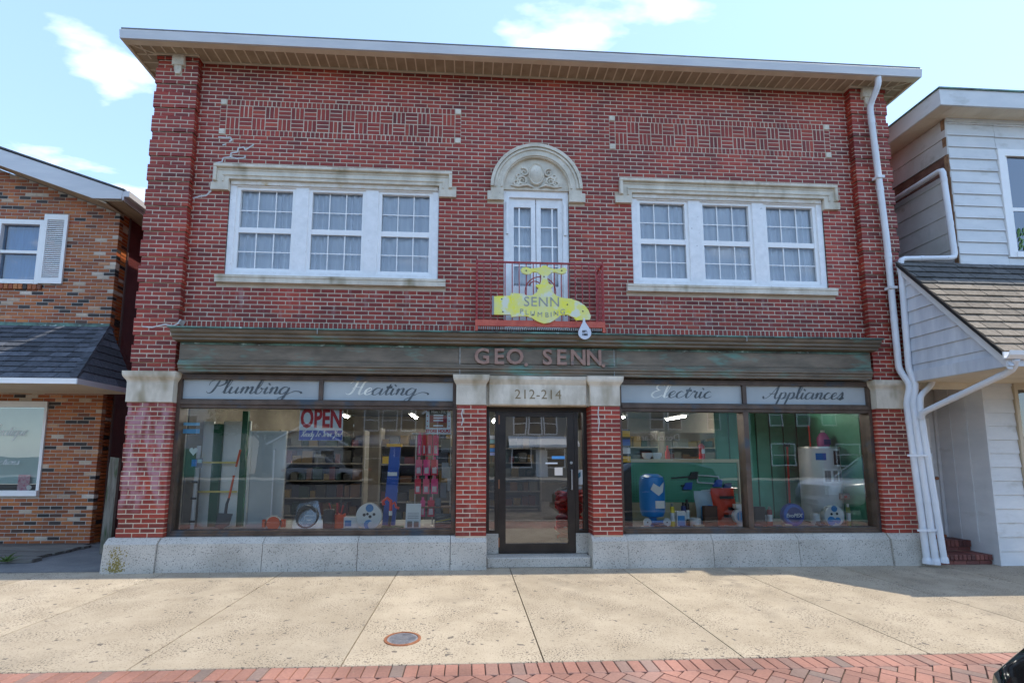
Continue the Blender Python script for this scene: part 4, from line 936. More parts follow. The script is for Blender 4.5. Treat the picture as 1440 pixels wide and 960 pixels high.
def weed(x, y, z, label, n=26, h=.10, spread=.09):
    q = MB(); rnd = random.Random(int(x*100))
    for i in range(n):
        a = rnd.uniform(0, 6.28); r = rnd.uniform(.01, spread); hh = h*rnd.uniform(.5, 1.2); bx_, by_ = x+rnd.uniform(-.05, .05), y+rnd.uniform(-.04, .04); w = .006
        tx, ty = bx_+math.cos(a)*r, by_+math.sin(a)*r
        q.add([(bx_-w, by_, z), (bx_+w, by_, z), ((bx_+tx)/2+w, (by_+ty)/2, z+hh*.7), (tx, ty, z+hh), ((bx_+tx)/2-w, (by_+ty)/2, z+hh*.7)], [(0, 1, 2, 3, 4)])
    tag(q.build('weed_tuft', mat('weed_green', (.06, .12, .02), (.12, .18, .04), scale=30, rough=.8), None), label, 'weed')
weed(-7.95, .40, .05, 'green weed tuft growing at the front edge of the plank walkway', 40, .09, .22)

# ================================================================== RIGHT NEIGHBOUR
RY = -.28
M_SIDING = mat('white_siding', (.60, .61, .61), (.70, .70, .69), scale=1.8, rough=.6, c3=(.42, .41, .37), s3=2.2, t3=(.6, .85), stretch=(1, 1, 2))
M_OLDSIDE = mat('aged_side_panels', (.46, .45, .42), (.58, .57, .55), scale=1.7, rough=.8, c3=(.30, .27, .22), s3=3, t3=(.62, .8))
M_GABLE = mat('streaked_gable_siding', (.48, .51, .56), (.66, .68, .71), scale=1.2, rough=.6, stretch=(4, 4, .5), c3=(.36, .36, .37), s3=1.0, t3=(.56, .85))
RB = thing('white_sided_house', 'white clapboard building with tan shingled porch roof, beside the brick store', 'building', (7.8, RY, 0))
BX('wall', M_OLDSIDE, RB, 7.035, 12, RY+.006, 8, 0, 2.85); BX('wall', M_OLDSIDE, RB, 6.906, 12, RY+.006, 8, 2.851, 7.42)
BX('recess_wall', M_OLDSIDE, RB, 6.10, 7.034, .52, 8, 0, 2.85)
uz = 4.72
for poly in ([(0, 0), (.85, 0), (.85, 2.52), (0, 2.52)], [(.852, 2.07), (3.2, 2.07), (3.2, 2.52), (.852, 2.52)], [(.852, 0), (3.2, 0), (3.2, .16), (.852, .16)]):
    zb = poly[0][1]; 
    k0 = math.floor(zb/.208)*.208
    cover([(p[0], p[1]) for p in poly], (6.9, RY, uz), (1, 0, 0), (0, 0, 1), .208, None, 'clapboard', M_SIDING, RB, t=(.026, .006))
BX('frieze_board', M_SIDING, RB, 6.895, 11, RY-.035, RY-.001, 7.242, 7.31); BX('corner_board', mat('rotten_corner_wood', (.16, .08, .04), (.34, .2, .11), scale=9, rough=.9, stretch=(3, 3, .7)), RB, 6.878, 6.902, RY-.012, RY+.05, 4.74, 7.29)
cover([(0, 0), (3.2, 0), (3.2, 1.9), (0, 1.9)], (6.9, 2.9, 4.45), (0, -1, 0), (0, 0, 1), .30, 1.1, 'side_panel', M_OLDSIDE, RB, t=(.018, .005))
cover([(0, 0), (3.2, 0), (3.2, .62), (0, .62)], (6.9, 2.9, 6.66), (0, -1, 0), (0, 0, 1), .31, 1.3, 'side_panel', M_OLDSIDE, RB, t=(.03, .01))
BX('exposed_sheathing', mat('bare_brown_sheathing', (.10, .045, .03), (.18, .09, .06), scale=8, rough=.95), RB, 6.889, 6.903, RY+.02, 3, 6.36, 6.655)
# upper eave
EXR, EYR = 6.51, -.60
BX('eave_fascia', M_SIDING, RB, EXR, 11.5, EYR, EYR+.03, 7.30, 7.575); BX('eave_fascia', M_SIDING, RB, EXR, EXR+.03, EYR+.031, 8, 7.30, 7.575)
BX('roof', M_VERDI, RB, EXR-.02, 11.6, EYR-.02, 8, 7.576, 7.60)
for k in range(24): BX('soffit_panel', M_TAN, RB, EXR+.031+k*.2, EXR+.227+k*.2, EYR+.031, RY-.0, 7.305, 7.322)
for k in range(22): BX('soffit_panel', M_TAN, RB, EXR+.031, 6.905, RY+.004+k*.3, RY+.296+k*.3, 7.305, 7.32)
# upper window
q = MB(); q.box(7.755, 7.87, RY-.04, RY+.08, 4.89, 6.78); q.box(7.87, 9.2, RY-.04, RY+.08, 6.66, 6.78); q.box(7.87, 9.2, RY-.05, RY+.08, 4.89, 4.98); q.box(9.1, 9.2, RY-.039, RY+.08, 4.98, 6.66); q.box(7.9, 9.1, RY-.01, RY+.06, 5.70, 5.76); q.box(7.87, 7.92, RY-.02, RY+.07, 4.98, 6.66)
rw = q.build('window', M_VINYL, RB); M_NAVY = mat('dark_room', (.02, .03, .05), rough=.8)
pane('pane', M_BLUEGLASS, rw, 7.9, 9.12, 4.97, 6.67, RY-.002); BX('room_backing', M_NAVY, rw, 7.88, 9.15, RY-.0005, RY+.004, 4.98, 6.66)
q = MB(); rnd = random.Random(5)
for i in range(60):
    x_, z_ = rnd.uniform(7.95, 8.5), rnd.uniform(5.0, 5.35); q.add([(x_, RY-.006-.0001*i, z_), (x_+.05, RY-.006-.0001*i, z_+.03), (x_+.03, RY-.006-.0001*i, z_+.09)], [(0, 1, 2)])
q.build('window_plant', mat('plant_green', (.05, .14, .03), (.14, .26, .06), scale=20), rw)
# lower siding and window
for poly in ([(0, 0), (.50, 0), (.50, 2.8), (0, 2.8)], [(.502, 0), (3, 0), (3, 1.0), (.502, 1.0)]): cover(poly, (7.035, RY, 0.0), (1, 0, 0), (0, 0, 1), .212, None, 'clapboard', M_SIDING, RB, t=(.024, .006))
BX('corner_board', M_SIDING, RB, 7.005, 7.034, RY-.03, RY+.06, 0, 2.80)
q = MB(); q.box(7.545, 7.60, RY-.04, RY+.05, 1.0, 2.80); q.box(7.60, 9.4, RY-.04, RY+.05, 2.70, 2.80); q.box(7.60, 9.4, RY-.05, RY+.05, 1.0, 1.08)
rl = q.build('window', mat('beige_frame', (.55, .46, .33), rough=.6), RB); pane('pane', M_GLASS, rl, 7.59, 9.4, 1.07, 2.71, RY-.004); BX('room_backing', mat('ochre_interior', (.20, .14, .04), (.05, .05, .06), scale=3), rl, 7.6, 9.4, RY-.002, RY+.003, 1.08, 2.7)
# recess: side lining, door, brick steps
BX('recess_lining', M_SIDING, RB, 7.012, 7.033, RY+.062, .519, 0, 2.80)
for y in (-.02, .24): BX('lining_batten', M_SIDING, RB, 7.0, 7.0115, y-.012, y+.012, .3, 2.80)
q = MB(); q.box(6.2, 6.95, .47, .505, .335, 2.42); dr = q.build('side_door', M_SIDING, RB)
for z0, z1 in ((.5, 1.1), (1.22, 1.7), (1.8, 2.3)):
    for x0, x1 in ((6.27, 6.53), (6.6, 6.87)): BX('door_panel', M_VINYL, dr, x0, x1, .462, .4695, z0, z1, bev=.004)
q = MB(); q.lathe((6.89, .42, 1.28), [(.0, 0), (.028, .01), (.03, .03), (.012, .05)], 12, 'y'); q.build('door_knob', M_BRASS, dr, smooth=True)
BX('door_casing', M_SIDING, RB, 6.955, 7.011, .45, .505, .31, 2.5); BX('threshold', mat('orange_threshold', (.42, .13, .05), rough=.7), RB, 6.2, 6.95, .43, .469, .305, .345)
BX('transom_wall', M_OLDSIDE, RB, 6.11, 7.0, .47, .519, 2.43, 2.85)
M_STEPB = brick_mat('step_brick', [(0, (.10, .03, .025)), (.5, (.17, .05, .04)), (1, (.24, .075, .055))])
st = thing('brick_steps', 'two dark red brick steps in the recess between the buildings', 'steps', (6.6, 0, 0))
BX('mortar_core', M_MORTAR, st, 6.155, 6.995, -.185, .46, 0, .135); BX('mortar_core', M_MORTAR, st, 6.155, 6.995, .115, .46, .136, .30)
for row, (yf, z0, z1, z2) in enumerate(((-.2, .0, .062, .15), (.10, .15, .21, .312))):
    for i in range(4): BX('brick', M_STEPB, st, 6.158+i*.21, 6.36+i*.21, yf, yf+.1, z0+.004, z1-.004)
    for i in range(12): BX('brick', M_STEPB, st, 6.158+i*.07, 6.220+i*.07, yf-.02, yf+.29, z1+.004, z2, bev=.006)
# porch roof
PX0, PYE, PZE = 5.80, -1.65, 2.985; vv = Vector((0, 1.37, 1.79)).normalized()
cover([(0, 0), (3.0, 0), (3.0, 2.254), (0, 2.254)], (PX0, PYE, PZE), (1, 0, 0), vv, .161, .30, 'shingle', None, RB, t=(.026, .005), jitter=.12, gap=.012, mfun=lambda r: M_SHING_T if r < 10 else M_SHING_G)
q = MB(); q.add([(PX0, PYE, PZE-.01), (9, PYE, PZE-.01), (9, RY, 4.765), (PX0, RY, 4.765), (PX0, PYE, PZE-.06), (9, PYE, PZE-.06), (9, RY, 4.70), (PX0, RY, 4.70)], [(0, 1, 2, 3), (7, 6, 5, 4), (0, 3, 7, 4), (1, 0, 4, 5)]); fix_normals(q.build('roof_deck', M_BLACK, RB))
n = Vector((-1, 0, 0))
cover([(0, 0), (1.37, 0), (0, 1.80)], (5.90, -.262, 2.86), (0, -1, 0), (0, 0, 1), .212, None, 'gable_board', M_GABLE, RB, t=(.03, .008))
for z, pl in ((0, [(.0, 1.80), (1.40, -.04), (1.40, .085), (.0, 1.93)]),):
    o = slab(pl, (5.86, -.262, 2.80), (0, -1, 0), (0, 0, 1), (-1, 0, 0), .03, .03, 0, 2, back=-.04).build('rake_board', M_SIDING, RB); fix_normals(o)
o = slab([(0, 0), (1.42, 0), (1.36, .17), (0, .17)], (5.87, -.262, 2.80), (0, -1, 0), (0, 0, 1), (-1, 0, 0), .03, .02, 0, .2, back=-.03).build('gable_flashing', M_GABLE, RB); fix_normals(o)
BX('gable_core', M_OLDSIDE, RB, 5.906, 6.0, -1.55, -.27, 2.82, 2.90)
q = MB(); q.sweep([(-1.66, 2.98), (-1.66, 2.89), (-1.70, 2.885), (-1.745, 2.93), (-1.755, 2.985), (-1.745, 2.985), (-1.735, 2.94), (-1.70, 2.90), (-1.675, 2.90), (-1.675, 2.98)], 'x', 5.78, 9); fix_normals(q.build('gutter', M_VINYL, RB))
BX('porch_fascia', M_FASCIA, RB, 5.82, 9, -1.659, -1.63, 2.80, 2.93)
for k in range(15): BX('porch_soffit', M_TAN, RB, 5.91, 9, -1.629+k*.142, -1.491+k*.142, 2.801, 2.817)
BX('porch_beam', M_TAN, RB, 6.11, 7.02, RY-.02, RY+.05, 2.70, 2.80)

# ================================================================== DOWNPIPES
def pipe(name, pts, r, parent, shoe=True, sq=None):
    q = MB(); V = [Vector(p) for p in pts]; out = [V[0]]
    for i in range(1, len(V)-1):                                  # soften the elbows
        a, b, c = V[i-1], V[i], V[i+1]; la = min(.07, (a-b).length*.4); lc = min(.07, (c-b).length*.4); pa = b+(a-b).normalized()*la; pc = b+(c-b).normalized()*lc
        out += [pa, (pa+pc+b*2)/4, pc]
    out.append(V[-1]); q.tube(out, r, 10, sq=sq)
    o = q.build(name, M_PIPE, parent, smooth=True)
    if shoe:
        e = V[-1]; s = MB(); s.lathe((e.x, e.y, e.z-.02), [(r*1.35, 0), (r*1.3, .05), (r*1.05, .09)], 10); s.build('pipe_shoe', M_PIPE, o)
    for i in range(len(V)-1):
        if (V[i+1]-V[i]).length > .7:
            for f in (.12, .62):
                c = V[i].lerp(V[i+1], f); d = (V[i+1]-V[i]).normalized(); s = MB(); s.tube([c-d*.035, c+d*.035], r*1.09, 10); s.build('pipe_joint', M_PIPE, o, smooth=True)
    return o
A0 = at(1236, 105, -.40)
pA = pipe('downpipe', [(A0.x, -.375, 7.93), (A0.x, -.375, 7.80), at(1223, 150, -.19), at(1247, 340, -.19), at(1264, 519, -.19), at(1280, 541, -.30), at(1275, 566, -.27), at(1304, 790, -.30)], .046, B)
pB = pipe('downpipe', [(6.83, 1.5, at(1326, 237, -.33).z), at(1325, 238, -.33), at(1343, 363, -.33), at(1266, 364, -.30), at(1278, 519, -.30), at(1288, 541, -.36), at(1284, 566, -.34), at(1316, 791, -.36)], .043, RB)
pC = pipe('downpipe', [at(1312, 528, -.36), at(1310, 541, -.36), at(1294, 556, -.40), at(1294, 575, -.40), at(1328, 789, -.40)], .041, RB)
pD = pipe('downpipe', [at(1428, 505, -1.68), at(1424, 520, -1.60), at(1297, 580, -.46), at(1295, 588, -.42)], .043, RB, shoe=False)
for v, us in ((640, (1279, 1304)), (745, (1293, 1310))):
    a, b = at(us[0], v, -.40), at(us[1], v, -.40); BX('pipe_strap', M_PIPE, pA, a.x-.05, b.x+.05, -.43, -.415, a.z-.015, a.z+.015)
for v, u in ((250, 1236), (405, 1254)):
    a = at(u, v, -.2); BX('pipe_strap', M_PIPE, pA, a.x-.06, a.x+.06, -.25, -.13, a.z-.02, a.z+.02)
# ================================================================== SHOP INTERIOR AND DISPLAYS
def C(name, r, g, b, rough=.5, **k): return mat(name, srgb(r, g, b), rough=rough, **k)
def pr(u0, v0, u1, v1, Y):
    a, b = at(u0, v1, Y), at(u1, v0, Y); return a.x, b.x, a.z, b.z
DZ = .50
for s in (-1, 1):
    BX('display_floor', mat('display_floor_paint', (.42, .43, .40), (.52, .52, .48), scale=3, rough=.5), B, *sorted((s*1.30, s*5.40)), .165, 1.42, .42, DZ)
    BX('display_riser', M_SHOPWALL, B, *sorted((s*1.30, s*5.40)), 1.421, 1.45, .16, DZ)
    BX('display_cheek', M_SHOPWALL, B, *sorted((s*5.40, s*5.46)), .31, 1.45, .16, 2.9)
M_TUBE = mat('lit_fluorescent_tube', (1, .97, .9), rough=.5, emit=36)
M_FIX = mat('lamp_housing', (.7, .7, .68), rough=.5)
for i, (x, y, z) in enumerate(((-4.2, 2.1, 2.93), (-1.9, 2.1, 2.93), (1.9, 1.9, 2.93), (4.1, 2.1, 2.93), (-4.4, 5.4, 2.74), (-2.55, 5.6, 2.74), (-.3, 4.2, 2.93), (2.2, 5.4, 2.74), (3.1, 5.8, 2.74), (4.6, 5.4, 2.74), (-.3, 7.0, 2.74))):
    t = thing('ceiling_lamp', 'lit fluorescent ceiling lamp inside the shop', 'lamp', (x, y, z), 'fluorescent lamps inside the shop')
    BX('housing', M_FIX, t, x-.07, x+.07, y-.62, y+.62, z-.035, z+.001)
    if z < 2.9:
        for yy in (y-.5, y+.5): BX('hanger', M_FIX, t, x-.006, x+.006, yy-.006, yy+.006, z+.0015, 2.931)
    q = MB(); q.tube([(x, y-.58, z-.058), (x, y+.58, z-.058)], .022, 8); q.build('tube', M_TUBE, t)
# store shelving far inside
STK = [C('stock_%d' % i, *c) for i, c in enumerate(((85, 32, 28), (38, 44, 58), (110, 88, 42), (45, 42, 38), (95, 95, 92), (30, 50, 44), (90, 60, 36)))]
def shelving(x0, x1, y, label, z1=2.2):
    t = thing('shelving_unit', label, 'shelf', ((x0+x1)/2, y, .16)); M_SH = mat('shelf_metal', (.25, .22, .18), rough=.6)
    for x in (x0, x1-.04): BX('upright', M_SH, t, x, x+.04, y, y+.45, .16, z1)
    BX('back_panel', M_DARKIN, t, x0+.041, x1-.041, y+.43, y+.45, .2, z1)
    z = .3
    while z < z1-.1:
        sh = BX('shelf', M_SH, t, x0+.041, x1-.041, y+.0, y+.429, z, z+.025); x = x0+.06
        while x < x1-.25:
            w = random.uniform(.09, .24); h = random.uniform(.12, .30)
            BX('stock_box', random.choice(STK), sh, x, x+w, y+random.uniform(.01, .08), y+.38, z+.026, z+.026+h); x += w+random.uniform(.005, .05)
        z += .38
shelving(-5.3, -3.4, 3.6, 'stocked shelf behind the panels and shower screen in the plumbing window'); shelving(-2.9, -1.1, 2.6, 'stocked shelf behind the pink packs in the heating window'); shelving(1.4, 3.1, 2.9, 'stocked shelf behind the green pegboard'); shelving(3.4, 5.3, 3.4, 'stocked shelf behind the green panelled partition'); shelving(-.9, .9, 5.5, 'stocked shelf facing the entrance door')

# --- left window -------------------------------------------------
M_GREENP = C('green_painted_wood', 16, 88, 62, .5); M_PANELW = mat('white_panel', (.80, .80, .76), (.86, .86, .82), scale=2, rough=.4); M_STRAP = C('yellow_strap', 225, 205, 110)
t = thing('panel_stack', 'white panels held between dark green uprights at the end of the plumbing window', 'panels', (-4.9, .75, DZ))
for u0, u1, vt in ((247, 260, 640), (293, 305, 596), (333, 341, 578)):
    x0 = at(u0, 742, .7).x; x1 = at(u1, 742, .7).x; zt = at(u0, vt, .7).z; BX('upright', M_GREENP, t, x0, x1, .66, .72, DZ, zt)
for u0, u1, vt in ((261, 292, 592), (306, 332, 592), (341, 345, 592)):
    x0 = at(u0, 742, .75).x; x1 = at(u1, 742, .75).x; zt = at(u0, vt, .75).z; p = BX('panel', M_PANELW, t, x0, x1, .73, .77, DZ, zt)
for v in (650, 691):
    x0 = at(266, v, .65).x; x1 = at(333, v, .65).x; z = at(300, v, .65).z; BX('strap', M_STRAP, t, x0, x1, .645, .658, z-.015, z+.015)
x0, x1, z0, z1 = pr(345, 606, 404, 743, .62)
t = thing('shower_screen', 'grey framed frosted shower screen standing beside the white panels', 'shower screen', ((x0+x1)/2, .6, DZ)); M_ALU = mat('brushed_aluminium', (.5, .5, .48), rough=.35, metal=.7)
BX('glass_sheet', mat('frosted_screen', (.42, .45, .44), (.50, .53, .52), scale=1.5, rough=.3), t, x0+.02, x1-.02, .615, .625, DZ+.02, z1-.02)
for a in ((x0, x0+.025, DZ, z1), (x1-.025, x1, DZ, z1)): BX('frame_bar', M_ALU, t, a[0], a[1], .60, .64, a[2], a[3])
for a in ((DZ, DZ+.03), (z1-.03, z1)): BX('frame_bar', M_ALU, t, x0+.026, x1-.026, .60, .64, *a)
q = MB(); hx = at(384, 700, .6).x; q.tube([(hx, .60, .62), (hx, .55, .62), (hx, .55, 1.72), (hx, .60, 1.72)], .012, 8); q.build('grab_bar', M_PIPE, t, smooth=True)
# shovel
t = thing('shovel', 'square shovel with bright orange handle leaning on the white panels', 'shovel', (at(310, 740, .5).x, .5, DZ)); M_OR = C('orange_handle', 225, 85, 30, .4); M_STEEL = mat('dark_steel', (.05, .05, .052), rough=.45, metal=.5)
A, Cc, D_, E_ = at(338, 632, .52), at(329, 668, .5), at(321, 700, .46), at(317, 722, .42)
q = MB(); q.tube([A, at(332, 656, .5)], .016, 8); q.build('handle', M_OR, t, smooth=True); q = MB(); q.tube([at(332, 656, .5), at(329, 668, .5)], .0165, 8); q.build('label_band', M_VINYL, t); q = MB(); q.tube([at(329, 668, .5), at(322, 700, .46)], .016, 8); q.build('handle', M_OR, t, smooth=True)
q = MB(); q.tube([at(322, 700, .46), at(319, 708, .44), at(317, 722, .41)], [.017, .02, .022], 8); q.build('socket', M_STEEL, t, smooth=True)
q = MB(); pts = [at(307, 721, .40), at(327, 722, .40), at(322, 738, .34), at(312, 744, .33), at(302, 741, .34)]; n0 = len(pts); q.v = [tuple(p) for p in pts]+[(p.x, p.y+.012, p.z) for p in pts]; q.f = [tuple(range(n0)), tuple(range(2*n0-1, n0-1, -1))]+[((i+1) % n0, i, n0+i, n0+(i+1) % n0) for i in range(n0)]
o = q.build('blade', M_STEEL, t); fix_normals(o)
def single(name, label, cat, q, m, group=None, smooth=False):
    o = q.build(name, m, None, smooth=smooth); return tag(o, label, cat, group)
x_ = at(270, 742, .45).x; q = MB(); q.tube([(x_, .45, DZ), (x_+.02, .45, 1.78)], .03, 10); t = single('plastic_pipe', 'tall white plastic pipe standing behind the window stickers', 'pipe', q, M_PIPE, smooth=True)
for z in (.60, .95, 1.2): BX('pipe_clip', M_BLACK, t, x_-.035, x_+.05, .41, .425, z, z+.03)
# window stickers and signs on the glass
def card(u0, v0, u1, v1, name, label, cat, m, y=.075):
    x0, x1, z0, z1 = pr(u0, v0, u1, v1, y); return tag(BX(name, m, None, x0, x1, y, y+.003, z0, z1), label, cat), (x0, x1, z0, z1)
card(258, 594, 281, 598, 'window_sticker', 'narrow pale blue sticker high on the plumbing window', 'sticker', C('pale_blue', 120, 190, 225))
card(257, 603, 281, 609, 'window_sticker', 'wider sky blue sticker below the narrow pale one', 'sticker', C('sky_blue', 90, 175, 225))
o, (x0, x1, z0, z1) = card(268, 644, 285, 657, 'window_sticker', 'square dark bordered sticker with blue picture by the white pipe', 'sticker', C('navy_border', 40, 60, 80))
BX('sticker_picture', C('picture_blue', 40, 110, 200), o, x0+.012, (x0+x1)/2, .073, .0749, z0+.02, z1-.02); BX('sticker_picture', C('picture_pale', 150, 190, 190), o, (x0+x1)/2+.01, x1-.01, .073, .0749, z0+.07, z1-.015)
p = at(272, 634, .075); q = MB(); hp = []
for i in range(24):
    a = 2*math.pi*i/24; hp.append((p.x+.0042*16*math.sin(a)**3*.9, p.z+.0042*(13*math.cos(a)-5*math.cos(2*a)-2*math.cos(3*a)-math.cos(4*a))))
q.prism(hp[::-1], .075, .078); o = single('heart_sticker', 'white heart shaped sticker on the plumbing window', 'sticker', q, M_VINYL); fix_normals(o)
o, (x0, x1, z0, z1) = card(420, 576.5, 483, 619, 'open_sign', 'OPEN sign with red letters over a blue Ready To Serve You band', 'sign', C('sign_white', 232, 234, 232), .078)
M_SRED = C('sign_red', 200, 22, 38, .4); M_SBLUE = C('sign_blue', 22, 62, 170, .4)
BX('blue_band', M_SBLUE, o, x0+.004, x1-.004, .0755, .0779, z0+.004, z0+.155)
q = MB(); text_mesh(q, 'OPEN', .40, (x0+x1)/2, .0775, z0+.325, depth=.002, bold=.014, sx=.60); q.build('lettering', M_SRED, o)
q = MB(); script(q, 'Ready To Serve You!', x0+.035, z0+.06, .60, .048, .0752, wmax=.28, wmin=.1, slant=.3); q.build('lettering', M_VINYL, o)
o, (x0, x1, z0, z1) = card(598.5, 574, 634, 610, 'hours_sign', 'white framed store hours sign with black and red panel', 'sign', C('sign_white', 232, 234, 232), .078)
BX('black_panel', M_BLACK, o, x0+.055, x1-.055, .0755, .0779, z0+.29, z1-.02); BX('red_panel', C('panel_red', 150, 30, 28), o, x0+.055, x1-.055, .0755, .0779, z0+.175, z0+.288); BX('amber_panel', C('panel_amber', 150, 85, 30), o, x0+.055, x1-.055, .0755, .0779, z0+.095, z0+.174)
q = MB(); text_mesh(q, 'STORE HOURS', .062, (x0+x1)/2, .0775, z0+.045, depth=.001, bold=.003, sx=.92); q.build('lettering', M_SRED, o)
q = MB(); text_mesh(q, 'Mon. - Fri.', .052, (x0+x1)/2, .0752, z1-.055, depth=.001, bold=.002)
for k, z in enumerate((z1-.11, z0+.25, z0+.21, z0+.13)): q.box((x0+x1)/2-.075, (x0+x1)/2+.075, .0745, .0754, z-.012, z+.010)
q.build('lettering', M_VINYL, o)
for zz in (z0+.12, z0+.2, z0+.28, z1-.04):
    for xx in (x0+.025, x1-.025): BX('red_dot', M_SRED, o, xx-.008, xx+.008, .076, .0779, zz-.008, zz+.008)
# floor goods
p = at(386, 735, .30)
t = thing('orange_fitting', 'round bright orange plastic fitting with side lugs on the window floor', 'fitting', (p.x, .3, DZ)); M_ORB = C('orange_plastic', 240, 85, 25, .35)
q = MB(); q.lathe((p.x, .24, DZ+.105), [(.10, 0), (.105, .02), (.085, .05), (.05, .10)], 20, 'y'); q.build('drum', M_ORB, t, smooth=True)
for s in (-1, 1): BX('lug', M_ORB, t, p.x+s*.13-.04, p.x+s*.13+.04, .25, .31, DZ+.045, DZ+.16, bev=.01)
q = MB(); q.lathe((p.x, .25, DZ+.105), [(.125, 0), (.125, .03)], 24, 'y'); q.build('rim', M_ALU, t)
p = at(432, 727, .42); q = MB(); rnd = random.Random(3)
for k in range(7):
    r = .17-.012*k+rnd.uniform(-.01, .01); pts = [(p.x+math.cos(a*.4)*r, .40+.02*k+.03*math.sin(a*.4+k), DZ+.185+math.sin(a*.4)*r) for a in range(17)]; q.tube(pts, .013, 6)
single('tubing_coil', 'coil of black tubing in a clear bag on the window floor', 'tubing', q, mat('black_rubber', (.03, .032, .035), rough=.3), smooth=True)
q = MB(); a, b, c_, d = at(411, 722, .36), at(455, 742, .36), at(447, 703, .5), at(420, 708, .5); q.v = [tuple(a), (a.x, a.y, DZ), tuple(b), tuple(c_), tuple(d)]; q.f = [(0, 1, 2, 3, 4)]; single('plastic_bag', 'clear crumpled plastic bag over the black tubing coil', 'bag', q, glass_mat('clear_plastic', (.85, .88, .92), .12, .15))
p = at(468, 727, .5); t = thing('tool_bucket', 'orange bucket full of black handled tools', 'bucket', (p.x+.09, .5, DZ)); px_ = p.x+.09
q = MB(); q.lathe((px_, .5, DZ), [(.085, 0), (.105, .2), (.11, .2), (.11, .215), (.09, .215)], 18); q.build('bucket', M_ORB, t, smooth=True)
for k in range(7):
    a = rnd.uniform(0, 6.28); q = MB(); q.tube([(px_+math.cos(a)*.05, .5+math.sin(a)*.05, DZ+.1), (px_+math.cos(a)*.16, .5+math.sin(a)*.08, DZ+.33+rnd.uniform(0, .09))], .016, 6); q.build('tool_handle', M_BLACK if k % 3 else C('tool_red', 170, 30, 30), t)
x0, x1, z0, z1 = pr(455, 716, 470, 742, .36); q = MB(); q.bbox(x0, x1, .30, .42, DZ, z1, b=.01); single('black_case', 'small black tool case beside the orange bucket', 'case', q, M_BLACK)
x0, x1, z0, z1 = pr(484, 720, 508, 742, .5)
t = thing('sink_faucet_box', 'white boxed fitting with blue print next to the round blade pack', 'box', ((x0+x1)/2, .5, DZ)); BX('box', M_VINYL, t, x0, x1, .45, .55, DZ, DZ+.17, bev=.005); BX('print', C('print_blue', 60, 130, 190), t, x0+.02, x0+.12, .447, .4499, DZ+.03, DZ+.12)
def disc(u, v, Y, r, label, name, face, deco, cat='reel'):
    p = at(u, v, Y); t = thing(name, label, cat, (p.x, Y, DZ)); z = DZ+r
    q = MB(); q.lathe((p.x, Y-.03, z), [(r*.97, 0), (r, .01), (r, .08), (r*.97, .09)], 30, 'y'); q.build('disc', face, t, smooth=True)
    for k, (a, d, rr, m) in enumerate(deco):
        q = MB(); q.lathe((p.x+a*r, Y-.0325-.0005*k, z+d*r), [(rr*r, 0), (rr*r, .002)], 18, 'y'); q.build('printed_spot', m, t)
    return t, p.x, z
M_PB = C('print_sky', 60, 150, 215); M_PW = C('print_white', 225, 228, 228); M_PD = C('print_dark', 40, 40, 45)
disc(519, 729, .32, .20, 'large round white and blue pack standing on edge in the heating window', 'round_pack', M_PW, [(0, -.62, .36, M_PB), (.25, -.66, .3, M_PW), (-.35, .12, .12, M_PD), (.1, -.02, .12, M_PD), (.4, .15, .11, M_PD), (-.1, .18, .1, M_PD), (.05, .62, .3, C('print_blue', 60, 130, 190))])
p = at(549, 728, .40); t = thing('red_clamp', 'red pipe clamp tool with curved jaw standing on a green base', 'clamp tool', (p.x, .4, DZ)); M_CLR = C('clamp_red', 220, 60, 45, .4)
q = MB(); q.tube([(p.x-.02, .4, DZ), (p.x, .4, DZ+.2)], .025, 8); q.build('shaft', M_STEEL, t); q = MB(); q.tube([(p.x, .4, DZ+.2), (p.x, .4, DZ+.27)], .028, 8); q.build('collar', M_VINYL, t)
q = MB(); q.tube([(p.x, .4, DZ+.27), (p.x, .4, DZ+.42), (p.x-.06, .4, DZ+.47), (p.x-.12, .4, DZ+.42), (p.x-.11, .4, DZ+.36)], .026, 8); q.build('jaw', M_CLR, t, smooth=True); q = MB(); q.tube([(p.x, .4, DZ+.36), (p.x+.06, .4, DZ+.40), (p.x+.08, .4, DZ+.33), (p.x+.13, .4, DZ+.31)], .02, 8); q.build('jaw', M_CLR, t, smooth=True)
BX('base', C('base_green', 30, 90, 60), t, p.x-.13, p.x+.2, .33, .47, DZ, DZ+.035, bev=.006)
x0, x1, z0, z1 = pr(570, 708, 592, 743, .25); q = MB(); q.v = [(x0, .22, DZ), (x1, .22, DZ), (x1, .30, z1), (x0, .30, z1), (x0, .225, DZ), (x1, .225, DZ), (x1, .305, z1), (x0, .305, z1)]; q.f = [(0, 1, 2, 3), (7, 6, 5, 4), (1, 0, 4, 5), (2, 1, 5, 6), (3, 2, 6, 7), (0, 3, 7, 4)]
o = single('flyer', 'white printed flyer propped on the window floor beside the pink packs', 'flyer', q, M_PW)
for k in range(2): BX('picture', C('flyer_photo', 110, 105, 100), o, x0+.03+k*.1, x0+.105+k*.1, .228, .236, DZ+.04, DZ+.13)
for k in range(6): BX('text_line', C('grey_print', 150, 152, 158), o, x0+.03, x1-.03, .245+.0085*k, .2525+.0085*k, DZ+.17+k*.026, DZ+.178+k*.026)
x0, x1, z0, z1 = pr(541, 628, 560, 692, .8); t = thing('display_column', 'tall blue cardboard display column with yellow top', 'display stand', ((x0+x1)/2, .8, DZ)); M_DBL = C('display_blue', 28, 80, 170, .5)
